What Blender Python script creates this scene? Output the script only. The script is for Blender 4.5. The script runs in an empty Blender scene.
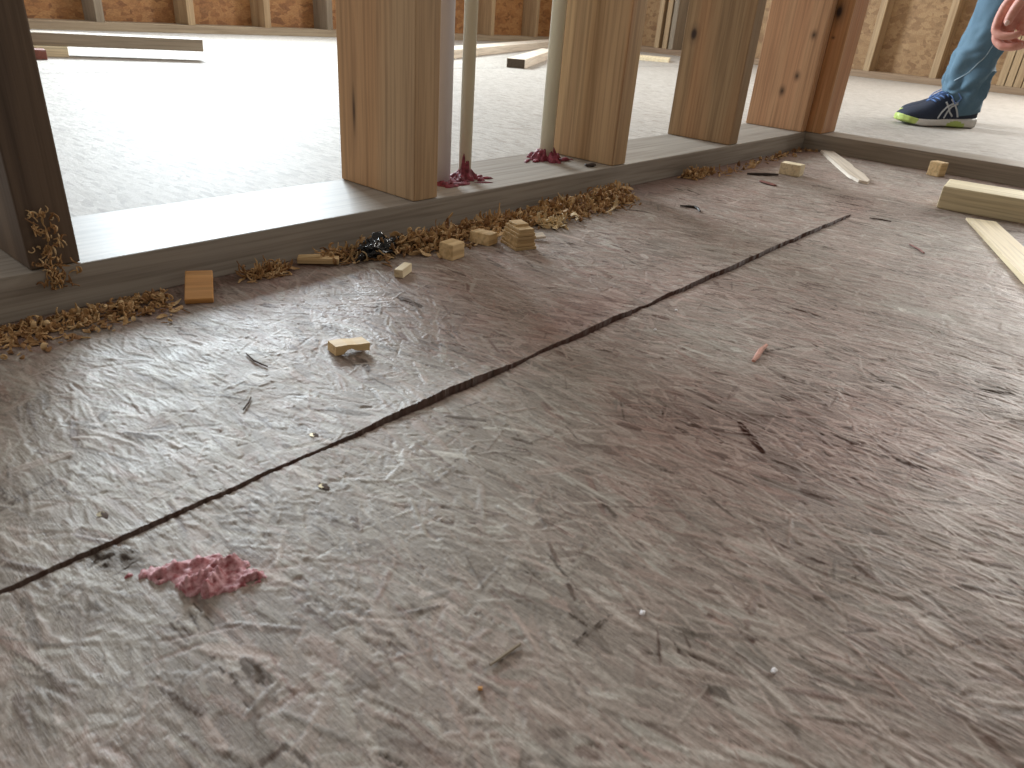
import bpy, bmesh, math, random
import numpy as np
from mathutils import Vector, Matrix, Euler, noise

random.seed(7)
S = bpy.context.scene
COL = S.collection
R = math.radians

# ------------------------------------------------------------------ camera
camd = bpy.data.cameras.new('camera')
cam = bpy.data.objects.new('camera', camd)
COL.objects.link(cam)
S.camera = cam
camd.sensor_fit = 'HORIZONTAL'
camd.sensor_width = 36.0
camd.lens = 719.04 / 1024 * 36
r_, u_, d_ = (Vector((0.6581, -0.7495, 0.0716)), Vector((0.3093, 0.3559, 0.8819)), Vector((0.6864, 0.5582, -0.4661)))
cam.matrix_world = Matrix(((r_.x, u_.x, -d_.x, 0), (r_.y, u_.y, -d_.y, 0), (r_.z, u_.z, -d_.z, 0.2553), (0, 0, 0, 1)))
camd.clip_start = 0.02
camd.dof.use_dof = True
camd.dof.focus_distance = 0.85
camd.dof.aperture_fstop = 22

# ------------------------------------------------------------------ light
S.view_settings.view_transform = 'Standard'
S.view_settings.look = 'None'
S.view_settings.gamma = 1
S.view_settings.use_curve_mapping = False
S.view_settings.exposure = 0.0

W = bpy.data.worlds.new('overcast')
S.world = W
W.use_nodes = True
bg = W.node_tree.nodes['Background']
bg.inputs[0].default_value = (1.0, 0.91, 0.80, 1)
bg.inputs[1].default_value = 0.26


def area(name, loc, target, sx, sy, power, color):
    l = bpy.data.lights.new(name, 'AREA')
    l.shape = 'RECTANGLE'
    l.size, l.size_y = sx, sy
    l.energy = power
    l.color = color
    o = bpy.data.objects.new(name, l)
    COL.objects.link(o)
    o.location = loc
    o.rotation_euler = (Vector(target) - Vector(loc)).to_track_quat('-Z', 'Y').to_euler()
    return o


# daylight through the back and right window openings; left and overhead lamps are added fill
area('daylight_back_window', (2.10, 4.05, 1.48), (1.9, 2.0, 0.9), 1.25, 0.95, 222, (0.82, 0.93, 1.0))
area('fill_left', (-2.42, 2.5, 1.5), (0.5, 2.0, 0.4), 1.5, 1.2, 18, (0.92, 0.97, 1.0))  # added fill for the stud faces, no window stands here
area('fill_overhead_right', (3.9, 0.9, 2.75), (3.9, 0.9, 0), 2.4, 2.2, 38, (1.0, 0.98, 0.94))  # added fill brightening the right room floor, no roof opening built
area('fill_overhead', (1.6, 2.9, 2.75), (1.6, 2.9, 0), 6.4, 2.2, 40, (0.93, 0.97, 1.0))  # added overhead fill to even out the far floor, roof opening is assumed
area('daylight_right_window', (5.36, -0.15, 1.5), (3.0, -0.1, 0.9), 1.2, 1.1, 115, (1.0, 0.97, 0.92))

# ------------------------------------------------------------------ material helpers


def mat(name):
    m = bpy.data.materials.new(name)
    m.use_nodes = True
    nt = m.node_tree
    return m, nt, nt.nodes['Principled BSDF']


def N(nt, t, **kw):
    n = nt.nodes.new(t)
    for k, v in kw.items():
        if k in n.inputs:
            n.inputs[k].default_value = v
        else:
            setattr(n, k, v)
    return n


def ramp(nt, src, stops):
    n = nt.nodes.new('ShaderNodeValToRGB')
    el = n.color_ramp.elements
    while len(el) > 1:
        el.remove(el[-1])
    el[0].position, el[0].color = stops[0][0], (*stops[0][1], 1)
    for p_, c_ in stops[1:]:
        e = el.new(p_)
        e.color = (*c_, 1)
    nt.links.new(src, n.inputs[0])
    return n.outputs[0]


def mixc(nt, fac, a, b, mode='MIX'):
    n = nt.nodes.new('ShaderNodeMix')
    n.data_type = 'RGBA'
    n.blend_type = mode
    for sock, v in ((n.inputs[0], fac), (n.inputs[6], a), (n.inputs[7], b)):
        if hasattr(v, 'is_output'):
            nt.links.new(v, sock)
        elif isinstance(v, (int, float)):
            sock.default_value = v
        else:
            sock.default_value = (*v, 1)
    return n.outputs[2]


def math_(nt, op, a, b=0.0, c=None):
    n = nt.nodes.new('ShaderNodeMath')
    n.operation = op
    for i, v in enumerate((a, b) if c is None else (a, b, c)):
        if hasattr(v, 'is_output'):
            nt.links.new(v, n.inputs[i])
        else:
            n.inputs[i].default_value = v
    return n.outputs[0]


def mapped(nt, scale, rot=(0, 0, 0), rnd=True):
    tc = nt.nodes.new('ShaderNodeTexCoord')
    src = tc.outputs['Object']
    if rnd:
        oi = nt.nodes.new('ShaderNodeObjectInfo')
        k = math_(nt, 'MULTIPLY', oi.outputs['Random'], 13.7)
        va = nt.nodes.new('ShaderNodeVectorMath')
        va.operation = 'ADD'
        nt.links.new(src, va.inputs[0])
        nt.links.new(k, va.inputs[1])
        src = va.outputs[0]
    mp = nt.nodes.new('ShaderNodeMapping')
    mp.inputs['Scale'].default_value = scale
    mp.inputs['Rotation'].default_value = rot
    nt.links.new(src, mp.inputs['Vector'])
    return mp.outputs[0]


def noisef(nt, vec, scale, detail=4, rough=0.55, dist=0.0):
    n = nt.nodes.new('ShaderNodeTexNoise')
    n.inputs['Scale'].default_value = scale
    n.inputs['Detail'].default_value = detail
    n.inputs['Roughness'].default_value = rough
    n.inputs['Distortion'].default_value = dist
    nt.links.new(vec, n.inputs['Vector'])
    return n.outputs['Fac']


def bump(nt, bs, h, strength, dist):
    b = nt.nodes.new('ShaderNodeBump')
    b.inputs['Strength'].default_value = strength
    b.inputs['Distance'].default_value = dist
    nt.links.new(h, b.inputs['Height'])
    nt.links.new(b.outputs[0], bs.inputs['Normal'])


def wood(name, light, dark, axis='Z', rough=0.6, band=None, knots=(), streak=34, spec=0.35):
    """sawn softwood: grain runs along axis; optional broad band of another hue; knots at local points"""
    m, nt, bs = mat(name)
    al = {'X': 0, 'Y': 1, 'Z': 2}[axis]
    sc = [streak] * 3
    sc[al] = 1.1
    g = noisef(nt, mapped(nt, sc), 1.0, 5, 0.6, 0.35)
    c = ramp(nt, g, [(0.30, dark), (0.68, light)])
    sc2 = [9, 9, 9]
    sc2[al] = 0.9
    g2 = noisef(nt, mapped(nt, sc2), 1.0, 2, 0.5, 0.3)
    if band:
        f = ramp(nt, g2, [(0.48, (0, 0, 0)), (0.62, (1, 1, 1))])
        c = mixc(nt, f, c, mixc(nt, 0.62, c, band))
    sc3 = [190, 190, 190]
    sc3[al] = 5
    g3 = noisef(nt, mapped(nt, sc3), 1.0, 3, 0.6)
    fine = ramp(nt, g3, [(0.33, (0.72, 0.70, 0.68)), (0.55, (1, 1, 1))])
    c = mixc(nt, 1.0, c, fine, 'MULTIPLY')
    tc = nt.nodes.new('ShaderNodeTexCoord')
    for (kx, ky, kz, kr, st) in knots:
        vm = nt.nodes.new('ShaderNodeVectorMath')
        vm.operation = 'SUBTRACT'
        nt.links.new(tc.outputs['Object'], vm.inputs[0])
        vm.inputs[1].default_value = (kx, ky, kz)
        ms = nt.nodes.new('ShaderNodeVectorMath')
        ms.operation = 'MULTIPLY'
        nt.links.new(vm.outputs[0], ms.inputs[0])
        ms.inputs[1].default_value = (1, 1, 1 / st)
        ln = nt.nodes.new('ShaderNodeVectorMath')
        ln.operation = 'LENGTH'
        nt.links.new(ms.outputs[0], ln.inputs[0])
        f = ramp(nt, ln.outputs['Value'], [(kr * 0.55, (1, 1, 1)), (kr, (0.35, 0.35, 0.35)), (kr * 2.4, (0, 0, 0))])
        c = mixc(nt, f, c, (0.035, 0.018, 0.012))
    nt.links.new(c, bs.inputs['Base Color'])
    bs.inputs['Roughness'].default_value = rough
    bs.inputs['Specular IOR Level'].default_value = spec
    bump(nt, bs, g3, 0.25, 0.001)
    return m


def plain(name, col, rough=0.5, var=0.25, scale=60, spec=0.5, bumpd=0.0, col2=None):
    m, nt, bs = mat(name)
    g = noisef(nt, mapped(nt, (1, 1, 1)), scale, 4)
    c2 = col2 or tuple(x * (1 - var) for x in col)
    c = ramp(nt, g, [(0.35, c2), (0.65, col)])
    nt.links.new(c, bs.inputs['Base Color'])
    bs.inputs['Roughness'].default_value = rough
    bs.inputs['Specular IOR Level'].default_value = spec
    if bumpd:
        bump(nt, bs, g, 0.6, bumpd)
    return m


def osb(name, cols, scale, rot=(0, 0, 0), rough=0.6):
    """pressed strand board: layered random flakes"""
    m, nt, bs = mat(name)
    c = None
    h = None
    for k, (sx, a) in enumerate(((1.0, 0.25), (1.35, -0.5), (0.8, 1.2))):
        v = mapped(nt, tuple(s * sx for s in scale), (rot[0], rot[1] + 0, rot[2] + a), rnd=False)
        vo = nt.nodes.new('ShaderNodeTexVoronoi')
        vo.inputs['Scale'].default_value = 1.0
        nt.links.new(v, vo.inputs['Vector'])
        sp = nt.nodes.new('ShaderNodeSeparateColor')
        nt.links.new(vo.outputs['Color'], sp.inputs[0])
        t = ramp(nt, sp.outputs[0], [(i / (len(cols) - 1), q) for i, q in enumerate(cols)])
        c = t if c is None else mixc(nt, ramp(nt, sp.outputs[1], [(0.45, (0, 0, 0)), (0.55, (1, 1, 1))]), c, t)
        h = sp.outputs[2] if h is None else math_(nt, 'ADD', h, sp.outputs[2])
    g = noisef(nt, mapped(nt, tuple(s * 6 for s in scale), rot, rnd=False), 1.0, 4)
    c = mixc(nt, 1.0, c, ramp(nt, g, [(0.3, (0.62, 0.6, 0.58)), (0.6, (1, 1, 1))]), 'MULTIPLY')
    nt.links.new(c, bs.inputs['Base Color'])
    bs.inputs['Roughness'].default_value = rough
    bump(nt, bs, math_(nt, 'ADD', h, g), 0.4, 0.0012)
    return m


# ------------------------------------------------------------------ object helpers


def tag(o, label=None, cat=None, group=None, kind=None):
    if label:
        o['label'] = label
    if cat:
        o['category'] = cat
    if group:
        o['group'] = group
    if kind:
        o['kind'] = kind
    return o


def link(name, bm, material, parent=None, loc=None, rot=None, smooth=False):
    me = bpy.data.meshes.new(name)
    bm.to_mesh(me)
    bm.free()
    return link_mesh(name, me, material, parent, loc, rot, smooth)


def link_mesh(name, me, material, parent=None, loc=None, rot=None, smooth=False):
    o = bpy.data.objects.new(name, me)
    COL.objects.link(o)
    for m in (material if isinstance(material, (list, tuple)) else [material]):
        if m:
            me.materials.append(m)
    if parent:
        o.parent = parent
    if loc:
        o.location = loc
    if rot:
        o.rotation_euler = rot
    if smooth:
        me.polygons.foreach_set('use_smooth', [True] * len(me.polygons))
    return o


def empty(name, loc=(0, 0, 0), rz=0):
    o = bpy.data.objects.new(name, None)
    COL.objects.link(o)
    o.location = loc
    o.rotation_euler = (0, 0, rz)
    o.empty_display_size = 0.05
    return o


def box_into(bm, x0, x1, y0, y1, z0, z1, bev=0.0, M=None):
    vs = [bm.verts.new((x, y, z)) for z in (z0, z1) for y in (y0, y1) for x in (x0, x1)]
    fs = [bm.faces.new([vs[i] for i in q]) for q in
          ((0, 2, 3, 1), (4, 5, 7, 6), (0, 1, 5, 4), (2, 6, 7, 3), (0, 4, 6, 2), (1, 3, 7, 5))]
    out = vs
    if bev:
        es = list({e for f in fs for e in f.edges})
        r = bmesh.ops.bevel(bm, geom=es, offset=bev, segments=2, profile=0.6, affect='EDGES')
        out = list({v for f in r['faces'] for v in f.verts} | {v for v in vs if v.is_valid})
    if M:
        bmesh.ops.transform(bm, matrix=M, verts=out)
    return out


def box_bm(x0, x1, y0, y1, z0, z1, bev=0.0015, cuts=0, wob=0.0, seed=0):
    bm = bmesh.new()
    box_into(bm, x0, x1, y0, y1, z0, z1, bev)
    if wob:
        for v in bm.verts:
            n = noise.noise_vector(v.co * 60 + Vector((seed * 7.1, seed * 3.3, 0)))
            v.co += n * wob
    return bm


def tube_bm(pts, rad, seg=20, cap=True):
    bm = bmesh.new()
    tube_into(bm, pts, rad, seg, cap)
    return bm


def tube_into(bm, pts, rad, seg=10, cap=True, flat=1.0):
    pts = [Vector(p) for p in pts]
    rads = rad if isinstance(rad, (list, tuple)) else [rad] * len(pts)
    rings = []
    ref = None
    for i, p in enumerate(pts):
        t = (pts[min(i + 1, len(pts) - 1)] - pts[max(i - 1, 0)]).normalized()
        if ref is None:
            ref = Vector((1, 0, 0)) if abs(t.x) < 0.9 else Vector((0, 1, 0))
        a = (ref - t * ref.dot(t)).normalized()
        ref = a
        b = t.cross(a)
        rings.append([bm.verts.new(p + (a * math.cos(2 * math.pi * k / seg) + b * flat * math.sin(2 * math.pi * k / seg)) * rads[i]) for k in range(seg)])
    for i in range(len(rings) - 1):
        for k in range(seg):
            bm.faces.new((rings[i][k], rings[i][(k + 1) % seg], rings[i + 1][(k + 1) % seg], rings[i + 1][k]))
    if cap:
        bm.faces.new(rings[0][::-1])
        bm.faces.new(rings[-1])
    return rings


# ------------------------------------------------------------------ materials
M_tan = wood('tan_pine', (0.60, 0.41, 0.235), (0.43, 0.275, 0.15), band=(0.60, 0.33, 0.155),
             knots=((-0.019, 0.0399, 0.0886, 0.0022, 9.0),))
M_tan_orange = wood('tan_pine_orange_heart', (0.60, 0.41, 0.225), (0.43, 0.27, 0.14), band=(0.62, 0.27, 0.095), streak=40)
M_olive = wood('olive_brown_pine', (0.42, 0.29, 0.16), (0.26, 0.165, 0.085), band=(0.46, 0.25, 0.12),
               knots=((-0.019, 0.0478, 0.1905, 0.0065, 1.6),))
M_pink = wood('pinkish_fir', (0.70, 0.43, 0.25), (0.56, 0.32, 0.175), band=(0.62, 0.29, 0.15),
              knots=((-0.019, -0.0456, 0.2040, 0.0045, 1.4), (-0.019, -0.0293, 0.1174, 0.0045, 1.5), (-0.019, -0.0024, 0.0819, 0.0048, 1.6)))
M_orange = wood('orange_fir', (0.62, 0.39, 0.20), (0.44, 0.22, 0.09), band=(0.44, 0.17, 0.055),
                knots=((-0.0445, 0.0106, 0.2532, 0.009, 1.8), (-0.0445, 0.0093, 0.2016, 0.003, 0.7)))
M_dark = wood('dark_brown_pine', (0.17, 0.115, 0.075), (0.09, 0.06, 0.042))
M_plate = wood('grey_weathered_plate', (0.42, 0.375, 0.32), (0.29, 0.25, 0.21), axis='X', rough=0.5, spec=0.28)
M_plateY = wood('grey_weathered_plate_y', (0.36, 0.31, 0.25), (0.23, 0.19, 0.15), axis='Y', rough=0.5, spec=0.5)
M_far = wood('far_stud_pine', (0.50, 0.36, 0.21), (0.34, 0.22, 0.12))
M_fargrey = wood('far_stud_grey', (0.33, 0.27, 0.20), (0.22, 0.17, 0.12))
M_farplate = wood('far_plate', (0.45, 0.36, 0.25), (0.32, 0.24, 0.16), axis='X')
M_farplateY = wood('far_plate_y', (0.38, 0.27, 0.17), (0.26, 0.17, 0.11), axis='Y')
M_board = wood('weathered_board', (0.36, 0.29, 0.21), (0.25, 0.19, 0.13), axis='X', rough=0.5, spec=0.5)
M_paleboard = wood('pale_board', (0.80, 0.71, 0.60), (0.66, 0.57, 0.46), axis='X', rough=0.45)
M_darkend = plain('dark_end_grain', (0.10, 0.07, 0.045), 0.8, 0.4, 220)
M_block = wood('fresh_block', (0.82, 0.61, 0.34), (0.68, 0.46, 0.22), axis='X', streak=120)
M_blockor = wood('orange_block', (0.70, 0.37, 0.13), (0.55, 0.26, 0.08), axis='X', streak=90)
M_pale = wood('pale_pine', (0.88, 0.76, 0.53), (0.78, 0.63, 0.40), axis='X', streak=50)
M_2x4 = wood('cut_pine', (0.78, 0.68, 0.46), (0.68, 0.57, 0.36), axis='Y', streak=50)
M_ply = wood('plywood_layers', (0.72, 0.53, 0.29), (0.50, 0.32, 0.14), axis='X', streak=150)
M_shave, nt, bs = mat('wood_shaving')
ge = nt.nodes.new('ShaderNodeNewGeometry')
c = ramp(nt, ge.outputs['Random Per Island'], [(0.0, (0.22, 0.11, 0.045)), (0.35, (0.40, 0.225, 0.095)), (0.7, (0.53, 0.335, 0.155)), (1.0, (0.68, 0.49, 0.27))])
nt.links.new(c, bs.inputs['Base Color'])
bs.inputs['Roughness'].default_value = 0.65
bs.inputs['Specular IOR Level'].default_value = 0.3
M_shavepale = plain('pale_shaving', (0.78, 0.60, 0.35), 0.6, 0.3, 120, 0.3)
M_red = plain('dark_red_splinter', (0.24, 0.075, 0.05), 0.6, 0.4, 200)
M_pinkchip = plain('pink_splinter', (0.62, 0.30, 0.22), 0.6, 0.3, 200)
M_darkchip = plain('dark_splinter', (0.05, 0.032, 0.025), 0.6, 0.4, 200)
M_fibre = plain('torn_wood_fibre', (0.10, 0.065, 0.05), 0.8, 0.4, 200, 0.2)
M_cream = plain('cream_plastic', (0.86, 0.81, 0.62), 0.35, 0.05, 12)
M_white = plain('white_plastic', (0.86, 0.82, 0.83), 0.35, 0.06, 12)
M_seal = plain('red_sealant', (0.34, 0.055, 0.085), 0.6, 0.5, 190, 0.5, 0.001, (0.12, 0.012, 0.022))
M_seallight = plain('pink_sealant_film', (0.42, 0.20, 0.19), 0.45, 0.4, 150)
M_putty = plain('pink_putty', (0.66, 0.38, 0.40), 0.6, 0.5, 320, 0.4, 0.001, (0.30, 0.075, 0.08))
M_black = plain('black_plastic_film', (0.012, 0.013, 0.015), 0.16, 0.3, 40, 0.6)
M_metal, _nt, _b = mat('galvanised_nail')
_b.inputs['Base Color'].default_value = (0.20, 0.155, 0.09, 1)
_b.inputs['Metallic'].default_value = 0.9
_b.inputs['Roughness'].default_value = 0.35
M_osbwall = osb('orange_strand_board', [(0.24, 0.10, 0.035), (0.40, 0.18, 0.06), (0.47, 0.24, 0.09), (0.32, 0.135, 0.045)], (22, 22, 40))
M_osbright = osb('tan_strand_board', [(0.26, 0.14, 0.06), (0.37, 0.22, 0.10), (0.43, 0.27, 0.13), (0.29, 0.165, 0.072)], (36, 30, 48))

# far floor: weathered strand board seen at a low angle
M_floorfar = osb('weathered_strand_floor', [(0.31, 0.275, 0.235), (0.44, 0.40, 0.355), (0.52, 0.485, 0.44), (0.38, 0.34, 0.295)], (170, 50, 20), rough=0.62)
M_floorfar.node_tree.nodes['Principled BSDF'].inputs['Specular IOR Level'].default_value = 0.28
M_floorplain = osb('weathered_strand_floor_brown', [(0.17, 0.125, 0.105), (0.26, 0.205, 0.175), (0.31, 0.26, 0.22), (0.22, 0.165, 0.14)], (170, 50, 20), rough=0.55)
M_subfloor = plain('joist_gap_dark', (0.05, 0.035, 0.03), 0.9)

# near floor: painted flake map carried as mesh attributes
M_floor, nt, bs = mat('strand_board_floor')
at = N(nt, 'ShaderNodeAttribute', attribute_name='tone')
ar = N(nt, 'ShaderNodeAttribute', attribute_name='redness')
base = ramp(nt, at.outputs['Fac'], [(0.0, (0.030, 0.022, 0.018)), (0.25, (0.160, 0.131, 0.106)), (0.5, (0.290, 0.252, 0.212)),
                                   (0.75, (0.37, 0.338, 0.292)), (1.0, (0.58, 0.55, 0.49))])
redv = ramp(nt, at.outputs['Fac'], [(0.0, (0.030, 0.014, 0.011)), (0.25, (0.140, 0.078, 0.060)), (0.5, (0.285, 0.182, 0.148)), (1.0, (0.48, 0.37, 0.32))])
c = mixc(nt, ar.outputs['Fac'], base, redv)
g = noisef(nt, mapped(nt, (1, 1, 1), rnd=False), 420, 3)
fib = None
for a_ in (0.15, 0.55, -0.35):
    f_ = noisef(nt, mapped(nt, (760, 90, 90), (0, 0, a_), rnd=False), 1.0, 3, 0.6, 0.4)
    fib = f_ if fib is None else math_(nt, 'MINIMUM', fib, f_)
c = mixc(nt, 1.0, c, ramp(nt, fib, [(0.22, (0.42, 0.36, 0.33)), (0.33, (0.95, 0.94, 0.93)), (0.50, (1.12, 1.12, 1.12))]), 'MULTIPLY')
c = mixc(nt, 1.0, c, ramp(nt, g, [(0.3, (0.84, 0.83, 0.82)), (0.62, (1.05, 1.05, 1.05))]), 'MULTIPLY')
nt.links.new(c, bs.inputs['Base Color'])
rg = ramp(nt, noisef(nt, mapped(nt, (1, 1, 1), rnd=False), 30, 3), [(0.3, (0.47,) * 3), (0.7, (0.64,) * 3)])
nt.links.new(rg, bs.inputs['Roughness'])
nt.links.new(ramp(nt, at.outputs['Fac'], [(0.10, (0.0,) * 3), (0.30, (0.42,) * 3)]), bs.inputs['Specular IOR Level'])
bump(nt, bs, math_(nt, 'ADD', fib, math_(nt, 'MULTIPLY', g, 0.4)), 0.5, 0.0010)

# ------------------------------------------------------------------ floor
X0, X1, Y0, Y1 = -0.10, 1.82, -0.62, 0.646
RES = 0.0008
rng = np.random.default_rng(11)
nx, ny = int((X1 - X0) / RES) + 2, int((Y1 - Y0) / RES) + 2
Hm = np.zeros((ny, nx), np.float32)
Tm = np.full((ny, nx), 0.42, np.float32)
Rm = np.full((ny, nx), 0.3, np.float32)


def smooth_noise(shape, cell, seed):
    r2 = np.random.default_rng(seed)
    gh, gw = int(shape[0] * RES / cell) + 4, int(shape[1] * RES / cell) + 4
    gr = r2.random((gh, gw)).astype(np.float32)
    yy = np.arange(shape[0]) * RES / cell
    xx = np.arange(shape[1]) * RES / cell
    yi, xi = yy.astype(int), xx.astype(int)
    fy, fx = (yy - yi)[:, None], (xx - xi)[None]
    fy, fx = fy * fy * (3 - 2 * fy), fx * fx * (3 - 2 * fx)
    a = gr[np.ix_(yi, xi)] * (1 - fx) + gr[np.ix_(yi, xi + 1)] * fx
    b = gr[np.ix_(yi + 1, xi)] * (1 - fx) + gr[np.ix_(yi + 1, xi + 1)] * fx
    return a * (1 - fy) + b * fy


NF = 62000
cx = rng.uniform(X0, X1, NF)
cy = rng.uniform(Y0, Y1, NF)
ang = rng.normal(math.pi / 2 + 0.12, 0.36, NF)
odd = rng.random(NF) < 0.16
ang[odd] = rng.uniform(0, math.pi, odd.sum())
Ls = rng.uniform(0.010, 0.048, NF)
Ws = rng.uniform(0.0013, 0.0064, NF) * (0.5 + rng.random(NF))
late = np.arange(NF) > NF * 0.62           # the last ones are narrow strands and slivers
Ws[late] *= 0.36
Ls[late] *= 0.8
tones = np.clip(rng.normal(0.53, 0.185, NF), 0.08, 0.95)
dk = rng.random(NF) < 0.13
tones[dk & late] *= 0.30
Ws[dk & late] *= 0.5
Ls[dk & late] *= 0.75
lt = (rng.random(NF) < 0.10) & late & ~dk
tones[lt] = np.clip(tones[lt] + 0.28, 0, 0.98)
Ws[lt] *= 0.7
reds = np.clip(rng.normal(0.40, 0.27, NF), 0, 1)
for i in range(NF):
    ca, sa = math.cos(ang[i]), math.sin(ang[i])
    L2, W2 = Ls[i] / 2, Ws[i] / 2
    ex, ey = abs(ca) * L2 + abs(sa) * W2, abs(sa) * L2 + abs(ca) * W2
    i0, i1 = max(int((cx[i] - ex - X0) / RES), 0), min(int((cx[i] + ex - X0) / RES) + 2, nx)
    j0, j1 = max(int((cy[i] - ey - Y0) / RES), 0), min(int((cy[i] + ey - Y0) / RES) + 2, ny)
    if i1 - i0 < 2 or j1 - j0 < 2:
        continue
    gx = (np.arange(i0, i1) * RES + X0 - cx[i])[None]
    gy = (np.arange(j0, j1) * RES + Y0 - cy[i])[:, None]
    u = (gx * ca + gy * sa) / L2
    v = (-gx * sa + gy * ca) / W2
    v = v + 0.35 * u * u * (rng.random() - 0.5) * 2
    msk = (np.abs(v) < 1 - 0.55 * np.abs(u) ** 3) & (np.abs(u) < 1)
    if not msk.any():
        continue
    prof = rng.normal(0, 1, 9)
    grain = np.interp(np.clip(v, -1, 1) * 4 + 4, np.arange(9), prof)
    tilt = rng.normal(0, 0.00016)
    tu = rng.normal(0, 0.00020)
    hh = rng.uniform(-0.00026, 0.00042) + tilt * v + tu * u + grain * 0.00012
    Hs, Ts, Rs = Hm[j0:j1, i0:i1], Tm[j0:j1, i0:i1], Rm[j0:j1, i0:i1]
    Hs[msk] = (Hs * 0.35 + hh)[msk]
    Ts[msk] = (Ts * 0.25 + 0.75 * (tones[i] + grain * 0.06))[msk]
    Rs[msk] = (Rs * 0.3 + 0.7 * reds[i])[msk]

GX = (np.arange(nx) * RES + X0)[None]
GY = (np.arange(ny) * RES + Y0)[:, None]
big = smooth_noise((ny, nx), 0.11, 3)
mid = smooth_noise((ny, nx), 0.035, 4)
big2 = smooth_noise((ny, nx), 0.16, 5)
Tm += (big - 0.5) * 0.12 + (mid - 0.5) * 0.13
Rm += (big2 - 0.5) * 0.45 + (mid - 0.5) * 0.25


def blotch(x, y, rx, ry, a):
    d = ((GX - x) * math.cos(a) + (GY - y) * math.sin(a)) ** 2 / rx ** 2 + (-(GX - x) * math.sin(a) + (GY - y) * math.cos(a)) ** 2 / ry ** 2
    return np.exp(-d * (0.6 + 0.9 * mid))


for (x, y, rx, ry, a, dt, dr) in (
        (0.48, 0.10, 0.12, 0.07, -0.3, -0.08, 0.45), (0.43, 0.19, 0.09, 0.05, 0.2, -0.03, 0.3),
        (0.50, 0.35, 0.12, 0.022, 0.1, -0.07, 0.55), (0.42, 0.40, 0.05, 0.03, 0.1, -0.05, 0.3),
        (0.823, 0.137, 0.05, 0.012, -1.2, 0.22, -0.4), (0.350, 0.462, 0.004, 0.022, 0.3, 0.35, -0.5),
        (0.0885, 0.312, 0.016, 0.006, -0.9, -0.42, -0.5), (0.08, 0.16, 0.20, 0.20, 0.0, 0.0, -0.28), (0.20, 0.46, 0.14, 0.12, 0.0, 0.0, -0.2), (0.75, 0.1, 0.35, 0.25, 0.0, 0.0, 0.10), (0.115, 0.275, 0.030, 0.014, -0.7, 0.02, 0.25),
        (1.25, 0.34, 0.12, 0.03, 0.2, -0.06, 0.4), (0.30, 0.26, 0.12, 0.05, 0.0, 0.05, -0.25),
        (0.60, 0.25, 0.1, 0.05, 0.2, 0.03, -0.3), (0.33, -0.02, 0.12, 0.06, -0.8, -0.05, 0.1)):
    b_ = blotch(x, y, rx, ry, a)
    Tm += b_ * dt
    Rm += b_ * dr
# mostly the plate's shade painted into the floor tone, with some reddish-brown dust
shade_dust = np.clip((GY - 0.575 + (mid - 0.5) * 0.03) / 0.03, 0, 1)
Tm = Tm * (1 - shade_dust * 0.6) + 0.27 * shade_dust * 0.6
Rm = Rm + shade_dust * 0.5
Tm = np.clip(Tm, 0, 1)
Rm = np.clip(Rm, 0, 1)

xr = np.arange(nx) * RES + X0
seam_y = 0.3268 + 0.0012 * (np.interp(xr, np.linspace(X0, X1, 90), rng.random(90)) - 0.5) * 2
step_h = np.interp(xr, [-0.1, 0.04, 0.10, 0.17, 0.215, 0.24, 0.29, 0.35, 0.385, 0.42, 0.45, 0.50, 0.56, 0.60, 0.65, 0.8, 0.95, 1.1, 1.19, 1.215],
                   [.0008, .0009, .0014, .0010, .0006, .0014, .0034, .0044, .0028, .0007, .0018, .0032, .0032, .0010, .0026, .0036, .0030, .0034, .0024, 0])


def sample(A, x, y):
    fx = np.clip((x - X0) / RES, 0, nx - 1.001)
    fy = np.clip((y - Y0) / RES, 0, ny - 1.001)
    i, j = fx.astype(int), fy.astype(int)
    a, b = fx - i, fy - j
    return (A[j, i] * (1 - a) + A[j, i + 1] * a) * (1 - b) + (A[j + 1, i] * (1 - a) + A[j + 1, i + 1] * a) * b


def grid_zone(xs, ys):
    xx, yy = np.meshgrid(xs, ys)
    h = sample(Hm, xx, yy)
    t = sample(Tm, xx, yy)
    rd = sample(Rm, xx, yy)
    sy = np.interp(xx, xr, seam_y)
    sh = np.interp(xx, xr, step_h)
    dy = yy - sy
    on = (xx < 1.213)
    h = h + np.where(on & (dy > 0), sh * np.exp(-np.clip(dy, 0, 1) / 0.022), 0)
    h = h - np.where(on & (dy < 0), sh * 0.25 * np.exp(np.clip(dy, -1, 0) / 0.012), 0)
    gap = on & (dy < 0.0004) & (dy > -0.0009 - sh * 0.25)
    h = np.where(gap, -0.006, h)
    edge = np.where(dy > 0, np.exp(-(dy / 0.0014) ** 4), np.exp(-(dy / (0.0010 + sh * 0.7)) ** 4)) * on
    t = t * (1 - 0.96 * edge) + 0.075 * edge
    rd = np.clip(rd + 0.5 * edge, 0, 1)
    n_y, n_x = xx.shape
    idx = np.arange(n_y * n_x).reshape(n_y, n_x)
    f = np.stack([idx[:-1, :-1], idx[:-1, 1:], idx[1:, 1:], idx[1:, :-1]], -1).reshape(-1, 4)
    return np.stack([xx, yy, h], -1).reshape(-1, 3), f, t.ravel(), rd.ravel()


def ylines(step):
    return np.concatenate([np.arange(Y0, -0.20, 0.0028), np.arange(-0.20, 0.3225, step), np.arange(0.3225, 0.3305, 0.00045), np.arange(0.3310, Y1, step)])


zones = [grid_zone(np.arange(X0, 0.7801, 0.0010), ylines(0.0010)), grid_zone(np.arange(0.78, X1, 0.0021), ylines(0.0019))]
V, F, T_, R_ = [], [], [], []
off = 0
for v, f, t, rd in zones:
    V.append(v)
    F.append(f + off)
    T_.append(t)
    R_.append(rd)
    off += len(v)
nnear = sum(len(f) for f in F)
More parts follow.
